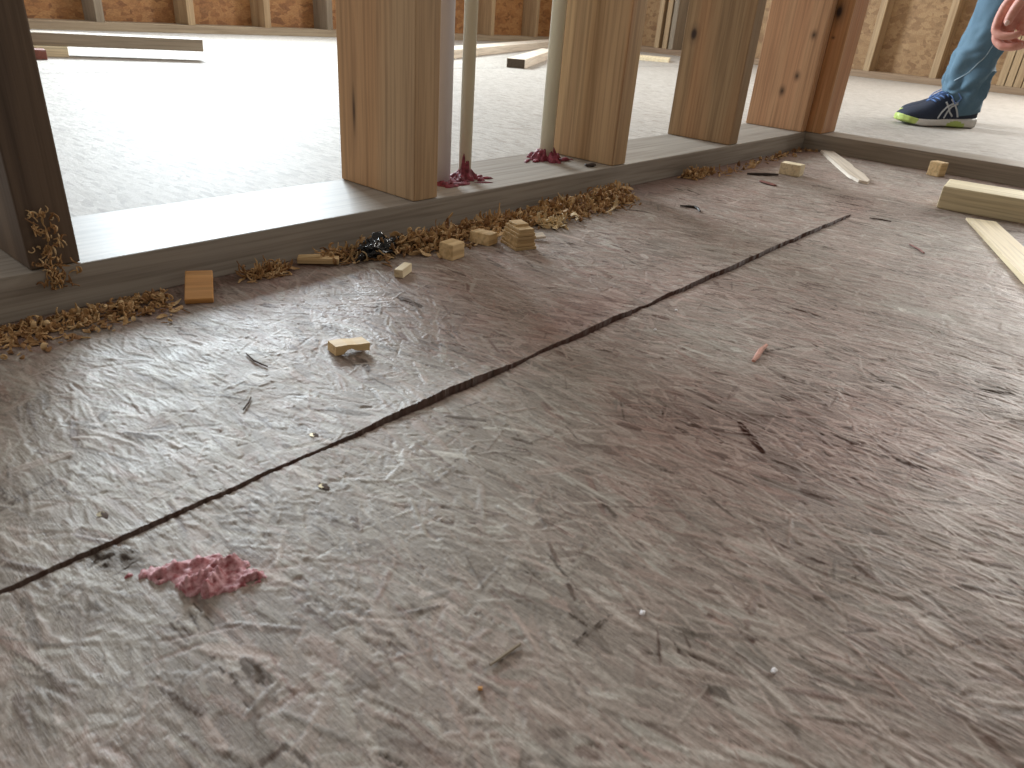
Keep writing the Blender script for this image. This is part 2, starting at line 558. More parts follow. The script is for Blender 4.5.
# plain slabs beyond the painted part (the far room has a board joint at y = 2.33)
slab_v, slab_f = [], []
for (x0, x1, y0, y1, z) in ((-2.5, 5.39, Y1 - 0.002, 2.327, 0.0), (-2.5, 5.39, 2.333, 4.10, 0.0), (X1 - 0.004, 5.39, -2.0, Y1 - 0.002, 0.0),
                            (-2.5, X0 + 0.001, -2.0, Y1 - 0.002, 0.0), (X0 + 0.001, X1 - 0.004, -2.0, Y0 + 0.001, 0.0)):
    b0 = off + len(slab_v)
    slab_v += [(x0, y0, z), (x1, y0, z), (x1, y1, z), (x0, y1, z)]
    slab_f.append((b0, b0 + 1, b0 + 2, b0 + 3))
nslab = len(slab_f)
b0 = off + len(slab_v)
slab_v += [(-2.5, -2.0, -0.02), (5.39, -2.0, -0.02), (5.39, 4.10, -0.02), (-2.5, 4.10, -0.02)]
slab_f.append((b0, b0 + 1, b0 + 2, b0 + 3))
V.append(np.array(slab_v))
F.append(np.array(slab_f))
T_.append(np.full(len(slab_v), 0.45))
R_.append(np.full(len(slab_v), 0.3))
V = np.concatenate(V).astype(np.float32)
F = np.concatenate(F).astype(np.int32)
me = bpy.data.meshes.new('floor')
me.vertices.add(len(V))
me.vertices.foreach_set('co', V.ravel())
me.loops.add(F.size)
me.loops.foreach_set('vertex_index', F.ravel())
me.polygons.add(len(F))
me.polygons.foreach_set('loop_start', np.arange(0, F.size, 4, dtype=np.int32))
me.polygons.foreach_set('loop_total', np.full(len(F), 4, np.int32))
mi = np.zeros(len(F), np.int32)
mi[nnear:nnear + nslab] = 1
mi[nnear + 3:nnear + nslab] = 3
mi[nnear + nslab:] = 2
me.update(calc_edges=True)
me.polygons.foreach_set('material_index', mi)
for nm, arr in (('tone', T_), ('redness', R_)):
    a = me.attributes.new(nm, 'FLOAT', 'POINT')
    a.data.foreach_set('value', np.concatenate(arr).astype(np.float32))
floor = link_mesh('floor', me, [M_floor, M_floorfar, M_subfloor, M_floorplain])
sm = np.zeros(len(F), bool)
sm[:nnear] = True
me.polygons.foreach_set('use_smooth', sm)
tag(floor, kind='structure')

# ------------------------------------------------------------------ room shell
BY, RX = 4.00, 5.30           # faces of the far studs
D4 = 0.140


def shell(name, boxes, material):
    bm = bmesh.new()
    for b in boxes:
        box_into(bm, *b)
    return tag(link(name, bm, material), kind='structure')


shell('wall_back', [(-2.5, 1.45, BY + D4, BY + D4 + .012, 0, 2.44), (2.75, 5.40, BY + D4, BY + D4 + .012, 0, 2.44),
                    (1.45, 2.75, BY + D4, BY + D4 + .012, 0, 0.97), (1.45, 2.75, BY + D4, BY + D4 + .012, 1.98, 2.44)], M_osbwall)
shell('wall_right', [(RX + D4, RX + D4 + .012, -2.0, -0.75, 0, 2.44), (RX + D4, RX + D4 + .012, 0.45, BY + D4, 0, 2.44),
                     (RX + D4, RX + D4 + .012, -0.75, 0.45, 0, 0.95), (RX + D4, RX + D4 + .012, -0.75, 0.45, 2.05, 2.44)], M_osbright)


def window_frame(name, boxes):
    return shell(name, boxes, M_far)


window_frame('window_1', [(1.45, 2.75, BY, BY + D4, 0.932, 0.97), (1.45, 2.75, BY, BY + D4, 1.98, 2.018),
                          (1.412, 1.45, BY, BY + D4, 0.97, 1.98), (2.75, 2.788, BY, BY + D4, 0.97, 1.98)])
window_frame('window_2', [(RX, RX + D4, -0.75, 0.45, 0.912, 0.95), (RX, RX + D4, -0.75, 0.45, 2.05, 2.088),
                          (RX, RX + D4, -0.788, -0.75, 0.95, 2.05), (RX, RX + D4, 0.45, 0.488, 0.95, 2.05)])


def board(name, x0, x1, y0, y1, z0, z1, m, label, cat, group=None, bev=0.0015, rz=0.0):
    """a length of lumber; origin in the middle of its underside"""
    mx, my = (x0 + x1) / 2, (y0 + y1) / 2
    o = link(name, box_bm(x0 - mx, x1 - mx, y0 - my, y1 - my, 0, z1 - z0, bev), m, loc=(mx, my, z0), rot=(0, 0, rz))
    return tag(o, label, cat, group)


# sole plates
PT = 0.038
board('sole_plate', -1.2, 1.815, 0.642, 0.784, 0, PT, M_plate, 'long grey sole plate on the floor under the row of near studs and pipes', 'plate')
board('sole_plate', 1.815, 1.904, -1.2, 0.784, 0, PT, M_plateY, 'grey sole plate running off to the right in front of the shoe', 'plate')
board('sole_plate', 0.2, RX, BY, BY + D4, 0, PT, M_farplate, 'far sole plate along the back wall under the orange boards', 'plate')
board('sole_plate', RX, RX + D4, -0.9, BY + D4, 0, PT, M_farplateY, 'far sole plate along the right wall behind the person', 'plate')

# near studs
Z = PT + 0.0005
G1 = 'near partition studs'
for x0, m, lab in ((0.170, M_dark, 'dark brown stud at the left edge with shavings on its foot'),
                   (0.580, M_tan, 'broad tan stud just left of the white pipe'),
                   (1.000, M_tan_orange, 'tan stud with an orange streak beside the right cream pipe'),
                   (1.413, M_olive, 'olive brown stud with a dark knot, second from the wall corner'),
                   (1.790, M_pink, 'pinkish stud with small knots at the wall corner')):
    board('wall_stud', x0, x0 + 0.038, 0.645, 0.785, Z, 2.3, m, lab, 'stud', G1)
board('wall_stud', 1.815, 1.904, 0.6062, 0.6442, Z, 2.3, M_orange, 'orange brown stud on the right plate, tight behind the corner stud', 'stud', G1)

# far studs on the back wall (x of the right edge of the narrow face)
G2 = 'far back wall studs'
for xr_, m, lab in ((1.618, M_fargrey, 'grey far stud nearest the dark left stud, above the long board'),
                    (2.07, M_far, 'far stud with a pale edge above the long board'),
                    (2.515, M_far, 'far back wall stud right of the long board end'),
                    (2.935, M_fargrey, 'dark far stud seen just left of the broad tan stud'),
                    (4.375, M_far, 'brown far stud seen between the two cream pipes, left one'),
                    (4.885, M_far, 'brown far stud seen between the two cream pipes, right one')):
    top = 0.932 if 1.4 < xr_ < 2.8 else 2.4
    board('wall_stud', xr_ - 0.038, xr_, BY, BY + D4, Z, top, m, lab, 'stud', G2)
G3 = 'far right wall studs'
for y0, m, lab in ((1.578, M_far, 'far right wall stud seen just right of the corner studs'),
                   (1.180, M_far, 'far right wall stud just left of the jeans'),
                   (3.022, M_fargrey, 'brown far stud of the dark cluster behind the olive brown stud, nearest one'),
                   (3.075, M_far, 'brown far stud of the dark cluster behind the olive brown stud, middle one'),
                   (3.145, M_far, 'brown far stud of the dark cluster behind the olive brown stud, farthest one')):
    board('wall_stud', RX, RX + D4, y0, y0 + 0.038, Z, 2.4, m, lab, 'stud', G3)
names4 = ('rightmost', 'second from the right', 'middle', 'second from the left', 'leftmost')
for k in range(5):
    y0 = 0.64 + k * 0.043
    board('wall_stud', RX, RX + D4, y0, y0 + 0.038, Z, 2.4, M_far, 'pale stud in the bundle right of the jeans, %s of five' % names4[k], 'stud', G3)

# ------------------------------------------------------------------ pipes and sealant


def pipe(name, x, y, r, m, label):
    bm = tube_bm([(0, 0, 0), (0, 0, 1.0), (0, 0, 2.2)], r, 28)
    o = link(name, bm, m, loc=(x, y, PT - 0.02), smooth=True)
    return tag(o, label, 'pipe')


pipe('drain_pipe', 0.676, 0.715, 0.0235, M_white, 'thick white plastic pipe right behind the broad tan stud')
pipe('water_pipe', 0.7265, 0.705, 0.0086, M_cream, 'thin cream plastic pipe in the middle of the gap between studs')
pipe('water_pipe', 0.944, 0.736, 0.0110, M_cream, 'cream plastic pipe against the left side of the orange streaked stud')


def sealant(x, y, rp, label, rmax, hmax, seed, streak=None, smears=()):
    """lumpy ring of sealant squeezed out around a pipe, with dabs beside it"""
    bm = bmesh.new()
    nr, na = 14, 60
    rings = []
    for i in range(nr + 1):
        f = i / nr
        ring = []
        for k in range(na):
            a = 2 * math.pi * k / na
            ca, sa = math.cos(a), math.sin(a)
            rm = rmax * (0.75 + 0.5 * noise.noise((ca * 1.6 + seed, sa * 1.6, 0)) + 0.25 * noise.noise((ca * 5, sa * 5 + seed, 2)))
            rr = rp - 0.001 + (max(rm, rp + 0.003) - rp) * f
            h = hmax * (1 - f) ** 0.8 * (0.8 + 0.7 * noise.noise((ca * rr * 190 + seed, sa * rr * 190, seed)))
            h += 0.0016 * (1 - f) * (1 + noise.noise((ca * rr * 700, sa * rr * 700, seed)))
            if streak:
                da = math.atan2(math.sin(a - streak[0]), math.cos(a - streak[0]))
                h += streak[1] * math.exp(-(da / 0.75) ** 4) * max(0, 1 - f * 4.5)
            ring.append(bm.verts.new((ca * rr, sa * rr, max(h, 0.0) if i < nr else -0.0005)))
        rings.append(ring)
    for i in range(nr):
        for k in range(na):
            bm.faces.new((rings[i][k], rings[i + 1][k], rings[i + 1][(k + 1) % na], rings[i][(k + 1) % na]))
    for (dx, dy, l, w, h, az) in smears:
        Mx = Matrix.Translation((dx, dy, 0)) @ Matrix.Rotation(az, 4, 'Z')
        r_ = bmesh.ops.create_icosphere(bm, subdivisions=3, radius=1.0)
        for v in r_['verts']:
            n = 1 + 0.45 * noise.noise(v.co * 1.7 + Vector((dx * 900, seed, 0)))
            v.co = Mx @ Vector((v.co.x * l * n, v.co.y * w * n, v.co.z * h * n + h * 0.3))
    o = link('pipe_sealant', bm, M_seal, loc=(x, y, PT), smooth=True)
    return tag(o, label, 'sealant')


sealant(0.676, 0.715, 0.0235, 'low smear of dark red sealant at the foot of the thick white pipe', 0.038, 0.004, 1.3,
        smears=((0.018, -0.032, 0.016, 0.006, 0.0022, -0.4), (0.034, -0.022, 0.011, 0.003, 0.0018, -0.7), (0.002, -0.036, 0.012, 0.005, 0.002, 0.1)))
sealant(0.7265, 0.705, 0.0086, 'dark red sealant with a tongue up the thin cream pipe', 0.0265, 0.0125, 4.1, streak=(R(-135), 0.030),
        smears=((0.022, -0.008, 0.006, 0.0035, 0.003, 0.4), (0.027, -0.017, 0.008, 0.003, 0.002, -0.4), (0.010, -0.022, 0.007, 0.004, 0.003, 0.1),
                (0.016, 0.008, 0.004, 0.003, 0.005, 0.4), (-0.016, -0.010, 0.006, 0.004, 0.004, 0.9), (0.004, -0.032, 0.013, 0.002, 0.001, -0.5)))
sealant(0.944, 0.736, 0.0110, 'dark red sealant heaped round the right cream pipe', 0.033, 0.0165, 8.6,
        smears=((-0.042, 0.004, 0.015, 0.003, 0.002, 0.5), (-0.028, -0.004, 0.010, 0.004, 0.003, 0.2), (0.020, -0.022, 0.010, 0.005, 0.004, -0.2),
                (0.034, -0.022, 0.008, 0.0018, 0.001, -0.5), (-0.008, -0.022, 0.010, 0.006, 0.005, 0.3)))
# little scraps lying on the plate
bm = bmesh.new()
bmesh.ops.create_icosphere(bm, subdivisions=2, radius=1)
for v in bm.verts:
    v.co = Vector((v.co.x * .010, v.co.y * .004, v.co.z * .003 + .0025)) * (1 + .3 * noise.noise(v.co * 2))
tag(link('sealant_scrap', bm, M_darkchip, loc=(0.965, 0.662, PT), rot=(0, 0, R(-35)), smooth=True),
    'dark scrap lying on the plate at the foot of the orange streaked stud', 'scrap')

# ------------------------------------------------------------------ shavings


def ribbon(bm, p, L, w, az, curl, rise, seed, th=0.0004, n=10):
    """one curled wood shaving"""
    rg2 = random.Random(seed)
    ph = rg2.uniform(-0.6, 0.6)
    tw = rg2.uniform(-2.4, 2.4)
    pos = Vector(p)
    pitch = rise
    yaw = az
    prev = None
    for i in range(n + 1):
        f = i / n
        d = Vector((math.cos(yaw) * math.cos(pitch), math.sin(yaw) * math.cos(pitch), math.sin(pitch)))
        side = Vector((-math.sin(yaw), math.cos(yaw), 0))
        nrm = d.cross(side)
        a = ph + tw * f
        s = side * math.cos(a) + nrm * math.sin(a)
        nn = d.cross(s)
        ww = w * (0.25 + 0.75 * math.sin(math.pi * min(max(f * 0.9 + 0.08, 0), 1)))
        q = pos.copy()
        low = q.z - abs(s.z) * ww / 2
        if low < 0.0006:
            q.z += 0.0006 - low
        cur = [bm.verts.new(q + s * ww / 2 + nn * th), bm.verts.new(q - s * ww / 2 + nn * th),
               bm.verts.new(q - s * ww / 2 - nn * th), bm.verts.new(q + s * ww / 2 - nn * th)]
        if prev:
            for k in range(4):
                bm.faces.new((prev[k], prev[(k + 1) % 4], cur[(k + 1) % 4], cur[k]))
        else:
            bm.faces.new(cur[::-1])
        prev = cur
        pos = pos + d * L / n
        pitch += curl / n
        yaw += rg2.uniform(-0.3, 0.3)
    bm.faces.new(prev)


def pile(path, count, m, label, hmax, wid, seed, lmin=0.005, lmax=0.022, wmin=0.0012, wmax=0.0070, group=None):
    """path: (x, y) points along the foot of the plate; shavings heaped on it"""
    rg3 = random.Random(seed)
    count = int(count * 1.9)
    bm = bmesh.new()
    P = [Vector((a, b, 0)) for a, b in path]
    seglen = [(P[i + 1] - P[i]).length for i in range(len(P) - 1)]
    o = P[0]
    for i in range(count):
        t = rg3.random() * sum(seglen)
        k = 0
        while t > seglen[k] and k < len(seglen) - 1:
            t -= seglen[k]
            k += 1
        q = P[k].lerp(P[k + 1], t / seglen[k])
        off_ = rg3.gauss(0, wid)
        hh = hmax * math.exp(-(off_ / wid) ** 2 * 0.7) * rg3.random() * (0.55 + 0.75 * noise.noise((q.x * 22 + seed, q.y * 9, 0.3)))
        pt = Vector((q.x + rg3.uniform(-.004, .004), min(q.y + off_, 0.630), max(hh, 0.0012)))
        az = rg3.uniform(0, 2 * math.pi)
        L = rg3.uniform(lmin, lmax)
        if pt.y + L * math.sin(az) > 0.637:
            az = -az
        ribbon(bm, pt - o, L, rg3.uniform(wmin, wmax), az, rg3.uniform(-2.0, 2.5) if rg3.random() < .72 else rg3.uniform(3, 8), rg3.uniform(-0.3, 0.22), seed * 1000 + i)
    for v in bm.verts:
        if v.co.y + o.y > 0.6405:
            v.co.y = 0.6405 - o.y - 0.0002 * random.random()
    ob = link('wood_shavings', bm, m, loc=(o.x, o.y, 0))
    return tag(ob, label, 'shavings', group, 'stuff')


pile([(0.475, 0.617), (0.545, 0.600), (0.60, 0.594)], 330, M_shave, 'heap of curled tan shavings between the black plastic scrap and the cut blocks', 0.020, 0.014, 21)
pile([(0.60, 0.612), (0.70, 0.606), (0.80, 0.602)], 330, M_shave, 'thin row of tan shavings along the plate behind the cut blocks', 0.013, 0.014, 22)
pile([(0.80, 0.602), (0.90, 0.602), (0.985, 0.612)], 480, M_shave, 'heap of curled tan shavings under the orange streaked stud', 0.024, 0.018, 23)
pile([(0.735, 0.575), (0.775, 0.57)], 60, M_shavepale, 'small pale curls at the near end of the shaving heap, right of the white chip', 0.010, 0.010, 24)
pile([(1.21, 0.622), (1.30, 0.625)], 120, M_shave, 'small tuft of tan shavings under the olive brown stud', 0.012, 0.008, 25)
pile([(0.06, 0.610), (0.16, 0.615), (0.26, 0.615)], 420, M_shave, 'shaded drift of shavings below the dark left stud', 0.016, 0.015, 26, 0.003, 0.013, 0.0008, 0.0045)
pile([(0.345, 0.625), (0.385, 0.625)], 90, M_shave, 'small tuft of fine fibres between the orange block and the split strip', 0.013, 0.006, 27, wmin=0.0008, wmax=0.003)
pile([(0.43, 0.622), (0.47, 0.612)], 60, M_shave, 'fine curls at the left of the black plastic scrap', 0.016, 0.008, 28, wmin=0.0008, wmax=0.003)
pile([(1.30, 0.60), (1.62, 0.62), (1.79, 0.62)], 60, M_shave, 'sparse shavings along the plate near the wall corner', 0.006, 0.010, 29)

# shavings clinging to the front of the dark left stud
bm = bmesh.new()
rg4 = random.Random(5)
for i in range(130):
    f = rg4.random()
    x = 0.181 + rg4.gauss(0.004, 0.006)
    z = 0.004 + 0.062 * f ** 1.3
    az = rg4.uniform(math.pi, 2 * math.pi)
    ribbon(bm, Vector((x, 0.6415, z + 0.02)) - Vector((0.181, 0.6415, 0.02)), rg4.uniform(0.004, 0.012), rg4.uniform(0.0006, 0.0022), az, rg4.uniform(-4, 5), rg4.uniform(-1.2, 1.2), 9000 + i)
for v in bm.verts:
    wy = v.co.y + 0.6415
    lim = 0.6445 if v.co.z + 0.02 > PT else 0.6415
    if wy > lim:
        v.co.y = lim - 0.6415
tag(link('wood_shavings', bm, M_shave, loc=(0.181, 0.6415, 0.02)), 'fuzzy shavings clinging to the foot of the dark left stud', 'shavings', kind='stuff')

# some large single curls that stand out
for x, y, L, w, az, cu, ri, lab in (
        (0.795, 0.560, 0.020, 0.010, -0.9, 4.0, 0.5, 'pale wide curl of wood in front of the shaving heap'),
        (0.868, 0.560, 0.034, 0.005, -0.15, 2.0, 0.15, 'long pale curl at the right front of the shaving heap'),
        (0.735, 0.585, 0.030, 0.004, -0.9, 0.6, 0.0, 'thin straight pale strand lying before the shaving heap'),
        (0.665, 0.600, 0.045, 0.007, 0.2, 1.0, 0.2, 'long tan curl lying behind the layered block'),
        (0.570, 0.612, 0.050, 0.006, 0.1, 0.8, 0.25, 'long tan curl lying behind the small cube block')):
    bm = bmesh.new()
    ribbon(bm, Vector((0, 0, 0.002)), L, w, az, cu, ri, int(x * 1e4), 0.0006, 14)
    tag(link('wood_curl', bm, M_shavepale if 'pale' in lab else M_shave, loc=(x, y, 0)), lab, 'wood shaving')

# ------------------------------------------------------------------ offcuts on the floor


def block(name, cx_, cy_, dims, rz, m, label, z=0.0, tilt=(0, 0), cat='wood block', bev=0.001, wob=0.0006, seed=1, parent=None):
    l, w, h = dims
    o = link(name, box_bm(-l / 2, l / 2, -w / 2, w / 2, 0, h, bev, wob=wob, seed=seed), m, loc=(cx_, cy_, z), rot=(tilt[0], tilt[1], rz))
    return tag(o, label, cat)


def corner(px_, py_, l, w, rz):
    """centre of a block whose near corner is at (px, py)"""
    return (px_ + math.cos(rz) * l / 2 - math.sin(rz) * w / 2, py_ + math.sin(rz) * l / 2 + math.cos(rz) * w / 2)


c_ = corner(0.2685, 0.5975, 0.0235, 0.040, R(-30))
block('wood_block', *c_, (0.0235, 0.041, 0.0055), R(-30), M_blockor, 'orange wood block propped up against the left plate', z=0.0065, tilt=(R(19), 0), seed=3)
# split strip
bm = box_bm(-0.021, 0.021, -0.0055, 0.0055, 0, 0.0062, 0.0008, wob=0.0008, seed=4)
box_into(bm, -0.020, 0.003, -0.0050, 0.0045, 0.0064, 0.0084, 0.0006, Matrix.Rotation(R(-4), 4, 'Y'))
tag(link('wood_strip', bm, M_block, loc=(0.4235, 0.6185, 0.0015), rot=(0, 0, R(-40))), 'split tan wood strip lying by the plate left of the black plastic', 'wood strip')
block('wood_block', 0.473, 0.541, (0.0245, 0.0095, 0.0085), R(24), M_pale, 'tiny pale stick offcut in front of the black plastic scrap', wob=0.0014, seed=5)
c_ = corner(0.5430, 0.5402, 0.022, 0.019, R(8))
block('wood_block', *c_, (0.022, 0.019, 0.0180), R(8), M_block, 'small cube of tan wood, left of the low block and the layered block', seed=6)
c_ = corner(0.6145, 0.5535, 0.022, 0.026, R(12))
block('wood_block', *c_, (0.022, 0.027, 0.0135), R(12), M_block, 'low oblong block between the small cube and the layered block', seed=7, tilt=(0, R(3)))
# layered plywood block: six plies, the left part one step taller
bm = bmesh.new()
zz = 0
for k in range(6):
    t = 0.0040
    e = 0.0007 * ((k * 7) % 3) - 0.0007
    sh = 0.0006 * k
    box_into(bm, 0 + sh + e, 0.027 - e - sh * 0.6, 0 + e + sh * 0.4, 0.038 - sh + e, zz, zz + t - 0.0004, 0.0007)
    box_into(bm, 0.0012 + sh, 0.0256 - sh * 0.6, 0.0014 + sh * 0.4, 0.0366 - sh, zz + t - 0.0006, zz + t + 0.0002)
    zz += t
box_into(bm, 0.0062, 0.0235, 0.014, 0.033, zz, zz + 0.0032, 0.0008)
tag(link('plywood_block', bm, M_ply, loc=(0.6305, 0.5231, 0), rot=(0, 0, R(-19))), 'layered plywood block, tallest of the cut blocks by the plate', 'wood block')
block('wood_chip', 0.688, 0.537, (0.0165, 0.011, 0.0028), R(-28), M_paleboard, 'small white topped chip right of the layered block', z=0.0035, tilt=(R(12), R(-6)), cat='wood chip', seed=8)
# chip with a broken underside
bm = bmesh.new()
prof = [(0, 0), (0.006, 0.0004), (0.0095, 0.0040), (0.013, 0.0048), (0.016, 0.0030), (0.027, 0.0018), (0.0275, 0.0085), (0.018, 0.0080), (0.010, 0.0086), (0.0005, 0.0078)]
va = [bm.verts.new((a, 0, b)) for a, b in prof]
vb = [bm.verts.new((a - 0.004, 0.013, b)) for a, b in prof]
n_ = len(prof)
bm.faces.new(va)
bm.faces.new(vb[::-1])
for i in range(n_):
    bm.faces.new((va[i], vb[i], vb[(i + 1) % n_], va[(i + 1) % n_]))
bmesh.ops.recalc_face_normals(bm, faces=bm.faces)
bmesh.ops.triangulate(bm, faces=[f for f in bm.faces if len(f.verts) > 4])
tag(link('wood_chip', bm, M_block, loc=(0.3045, 0.4285, 0.0006), rot=(0, 0, R(-26))), 'broken tan chip alone on the floor above the long seam', 'wood chip')

c_ = corner(1.4404, 0.5015, 0.026, 0.040, R(6))
block('wood_block', *c_, (0.028, 0.040, 0.0215), R(4), M_pale, 'pale oblong block near the wall corner, left of the flat stick', seed=9, bev=0.0015)
block('wood_block', 1.765, 0.334, (0.026, 0.026, 0.0285), R(-18), M_block, 'small tan block standing against the right plate', seed=10, bev=0.002)

# stick with a rounded tip
bm = bmesh.new()
outline = [(0, -0.017), (0.12, -0.018), (0.22, -0.020), (0.30, -0.020), (0.345, -0.012), (0.355, 0.002), (0.335, 0.012), (0.27, 0.017), (0.2, 0.013), (0.17, 0.017), (0.08, 0.015), (0, 0.013)]
lo = [bm.verts.new((a, b, 0.0)) for a, b in outline]
hi = [bm.verts.new((a, b * 0.93, 0.006 - 0.008 * max(0, a - 0.25))) for a, b in outline]
bm.faces.new(hi)
bm.faces.new(lo[::-1])
for i in range(len(outline)):
    j = (i + 1) % len(outline)
    bm.faces.new((lo[i], lo[j], hi[j], hi[i]))
bmesh.ops.recalc_face_normals(bm, faces=bm.faces)
tag(link('wood_stick', bm, M_paleboard, loc=(1.806, 0.578, 0.0005), rot=(0, 0, R(180 + 31))), 'flat pale stick with a chipped tip lying by the wall corner', 'wood stick')

o = board('lumber_offcut', 1.412, 1.501, -0.30, 0.257, 0, 0.038, M_2x4, 'thick pale lumber offcut lying flat at the right edge', 'lumber', bev=0.003, rz=R(6.5))
o.location = (1.456 + 0.030, -0.022, 0)
# tapered shim
bm = bmesh.new()
lo = [bm.verts.new(v) for v in ((0, -0.0215, 0), (0.42, -0.0215, 0), (0.42, 0.0215, 0), (0, 0.0215, 0))]
hi = [bm.verts.new(v) for v in ((0, -0.0215, 0.0035), (0.42, -0.0215, 0.008), (0.42, 0.0215, 0.008), (0, 0.0215, 0.0035))]
bm.faces.new(hi)
bm.faces.new(lo[::-1])
for i in range(4):
    j = (i + 1) % 4
    bm.faces.new((lo[i], lo[j], hi[j], hi[i]))
bmesh.ops.recalc_face_normals(bm, faces=bm.faces)
shim = empty('wood_shim', (1.370, 0.174, 0.0005), math.atan2(-0.374, -0.927))
tag(shim, 'thin pale wood shim pointing out of the right edge of the picture', 'wood shim')
link('shim_board', bm, M_pale, shim)
bm = tube_bm([(0, 0, 0), (0, 0, 0.0012)], 0.0045, 12)
link('nail_hole', bm, M_darkchip, shim, loc=(0.305, 0.013, 0.0062))

# ------------------------------------------------------------------ black plastic scrap
bm = bmesh.new()
bmesh.ops.create_icosphere(bm, subdivisions=5, radius=1)
for v in bm.verts:
    p = v.co.copy()
    rr = 1 - 0.55 * abs(noise.noise(p * 1.9 + Vector((3, 0, 0)))) - 0.35 * abs(noise.noise(p * 4.2)) + 0.25 * noise.noise(p * 1.1)
    q = p * rr
    v.co = Vector((q.x * 0.030, q.y * 0.017, max(q.z * 0.0135 + 0.0085, 0.0006)))
tl = Matrix.Rotation(R(20), 4, 'Z')
rings = tube_into(bm, [(0.018, 0, 0.012), (0.028, 0.001, 0.0145), (0.037, 0.001, 0.0135), (0.046, 0.000, 0.0125), (0.051, 0.001, 0.013)],
                  [0.004, 0.0042, 0.0035, 0.004, 0.0015], 10, True, 0.45)
tube_into(bm, [(-0.004, 0.004, 0.014), (0.002, 0.006, 0.0195), (0.010, 0.005, 0.0200), (0.016, 0.003, 0.015)], [0.003, 0.0055, 0.005, 0.002], 10, True, 0.3)
tube_into(bm, [(-0.026, -0.004, 0.004), (-0.033, -0.006, 0.009), (-0.038, -0.004, 0.003)], [0.004, 0.003, 0.0015], 10, True, 0.4)
tag(link('plastic_scrap', bm, M_black, loc=(0.490, 0.603, 0), rot=(0, 0, R(8)), smooth=True), 'crumpled glossy black plastic scrap among the shavings by the plate', 'scrap')

# ------------------------------------------------------------------ pink putty smear
bm = bmesh.new()
poly = [(0.086, 0.299), (0.096, 0.2965), (0.1095, 0.2925), (0.1213, 0.2855), (0.131, 0.274), (0.133, 0.2525), (0.1201, 0.2545), (0.110, 0.2565), (0.1, 0.266), (0.0965, 0.281)]


def inside(x, y):
    r2 = False
    for i in range(len(poly)):
        (ax, ay), (bx, by) = poly[i], poly[i - 1]
        if (ay > y) != (by > y) and x < (bx - ax) * (y - ay) / (by - ay) + ax:
            r2 = not r2
    return r2


def edist(x, y):
    dm = 9
    for i in range(len(poly)):
        a, b = Vector(poly[i]), Vector(poly[i - 1])
        p = Vector((x, y))
        t = max(0, min(1, (p - a).dot(b - a) / (b - a).length_squared))
        dm = min(dm, (a + (b - a) * t - p).length)
    return dm if inside(x, y) else -dm


st = 0.0007
gx0, gy0 = 0.083, 0.249
nxp, nyp = 76, 76
ids = {}
ridges = [((0.096, 0.288), (0.107, 0.286), 0.0034, 0.0022), ((0.101, 0.2705), (0.114, 0.2715), 0.0056, 0.0028), ((0.107, 0.262), (0.116, 0.267), 0.0060, 0.0026),
          ((0.119, 0.272), (0.127, 0.2705), 0.0066, 0.0026), ((0.113, 0.283), (0.116, 0.281), 0.0042, 0.0016), ((0.124, 0.257), (0.130, 0.2555), 0.0030, 0.0014)]
for j in range(nyp):
    for i in range(nxp):
        x, y = gx0 + i * st, gy0 + j * st
        dd = edist(x, y) + 0.0042 * noise.noise((x * 260, y * 260, 0)) + 0.0028 * noise.noise((x * 700, y * 700, 1))
        if dd > -0.0005:
            k = max(0, min(1, dd / 0.0035))
            h = k * (0.0006 + 0.0010 * noise.noise((x * 330, y * 330, 4)))
            for (a, b, hh, ww) in ridges:
                a2, b2, p = Vector(a), Vector(b), Vector((x, y))
                t = max(0, min(1, (p - a2).dot(b2 - a2) / (b2 - a2).length_squared))
                dl = (a2 + (b2 - a2) * t - p).length
                h += hh * math.exp(-(dl / ww) ** 2) * (0.85 + 0.6 * noise.noise((x * 420, y * 420, 7)))
            h += 0.0006 * noise.noise((x * 1300, y * 1300, 2)) * k
            ids[(i, j)] = bm.verts.new((x - 0.109, y - 0.275, max(h, 0.0) + 0.0004))
for j in range(nyp - 1):
    for i in range(nxp - 1):
        q = [(i, j), (i + 1, j), (i + 1, j + 1), (i, j + 1)]
        if all(k in ids for k in q):
            bm.faces.new([ids[k] for k in q])
bmesh.ops.delete(bm, geom=[v for v in bm.verts if not v.link_faces], context='VERTS')
for e in [e for e in bm.edges if e.is_boundary]:
    for v in e.verts:
        v.co.z = -0.0004
tag(link('putty_smear', bm, M_putty, loc=(0.109, 0.275, 0.0002), smooth=True), 'lumpy pink putty smear on the floor near the left end of the seam', 'putty')

# ------------------------------------------------------------------ splinters and nails on the near floor


def sliver(name, pts, w, h, m, label, cat='splinter', parent=None):
    a = Vector((*pts[0], 0))
    bm = bmesh.new()
    P = [Vector((*p, 0)) - a + Vector((0, 0, h * 0.6 + 0.0008)) for p in pts]
    k = len(P)
    tube_into(bm, P, [w * (0.35 + 0.65 * math.sin(math.pi * (i + 0.6) / (k + 0.2))) for i in range(k)], 6, True, max(h / w, 0.2))
    return tag(link(name, bm, m, loc=(a.x, a.y, 0)), label, cat)


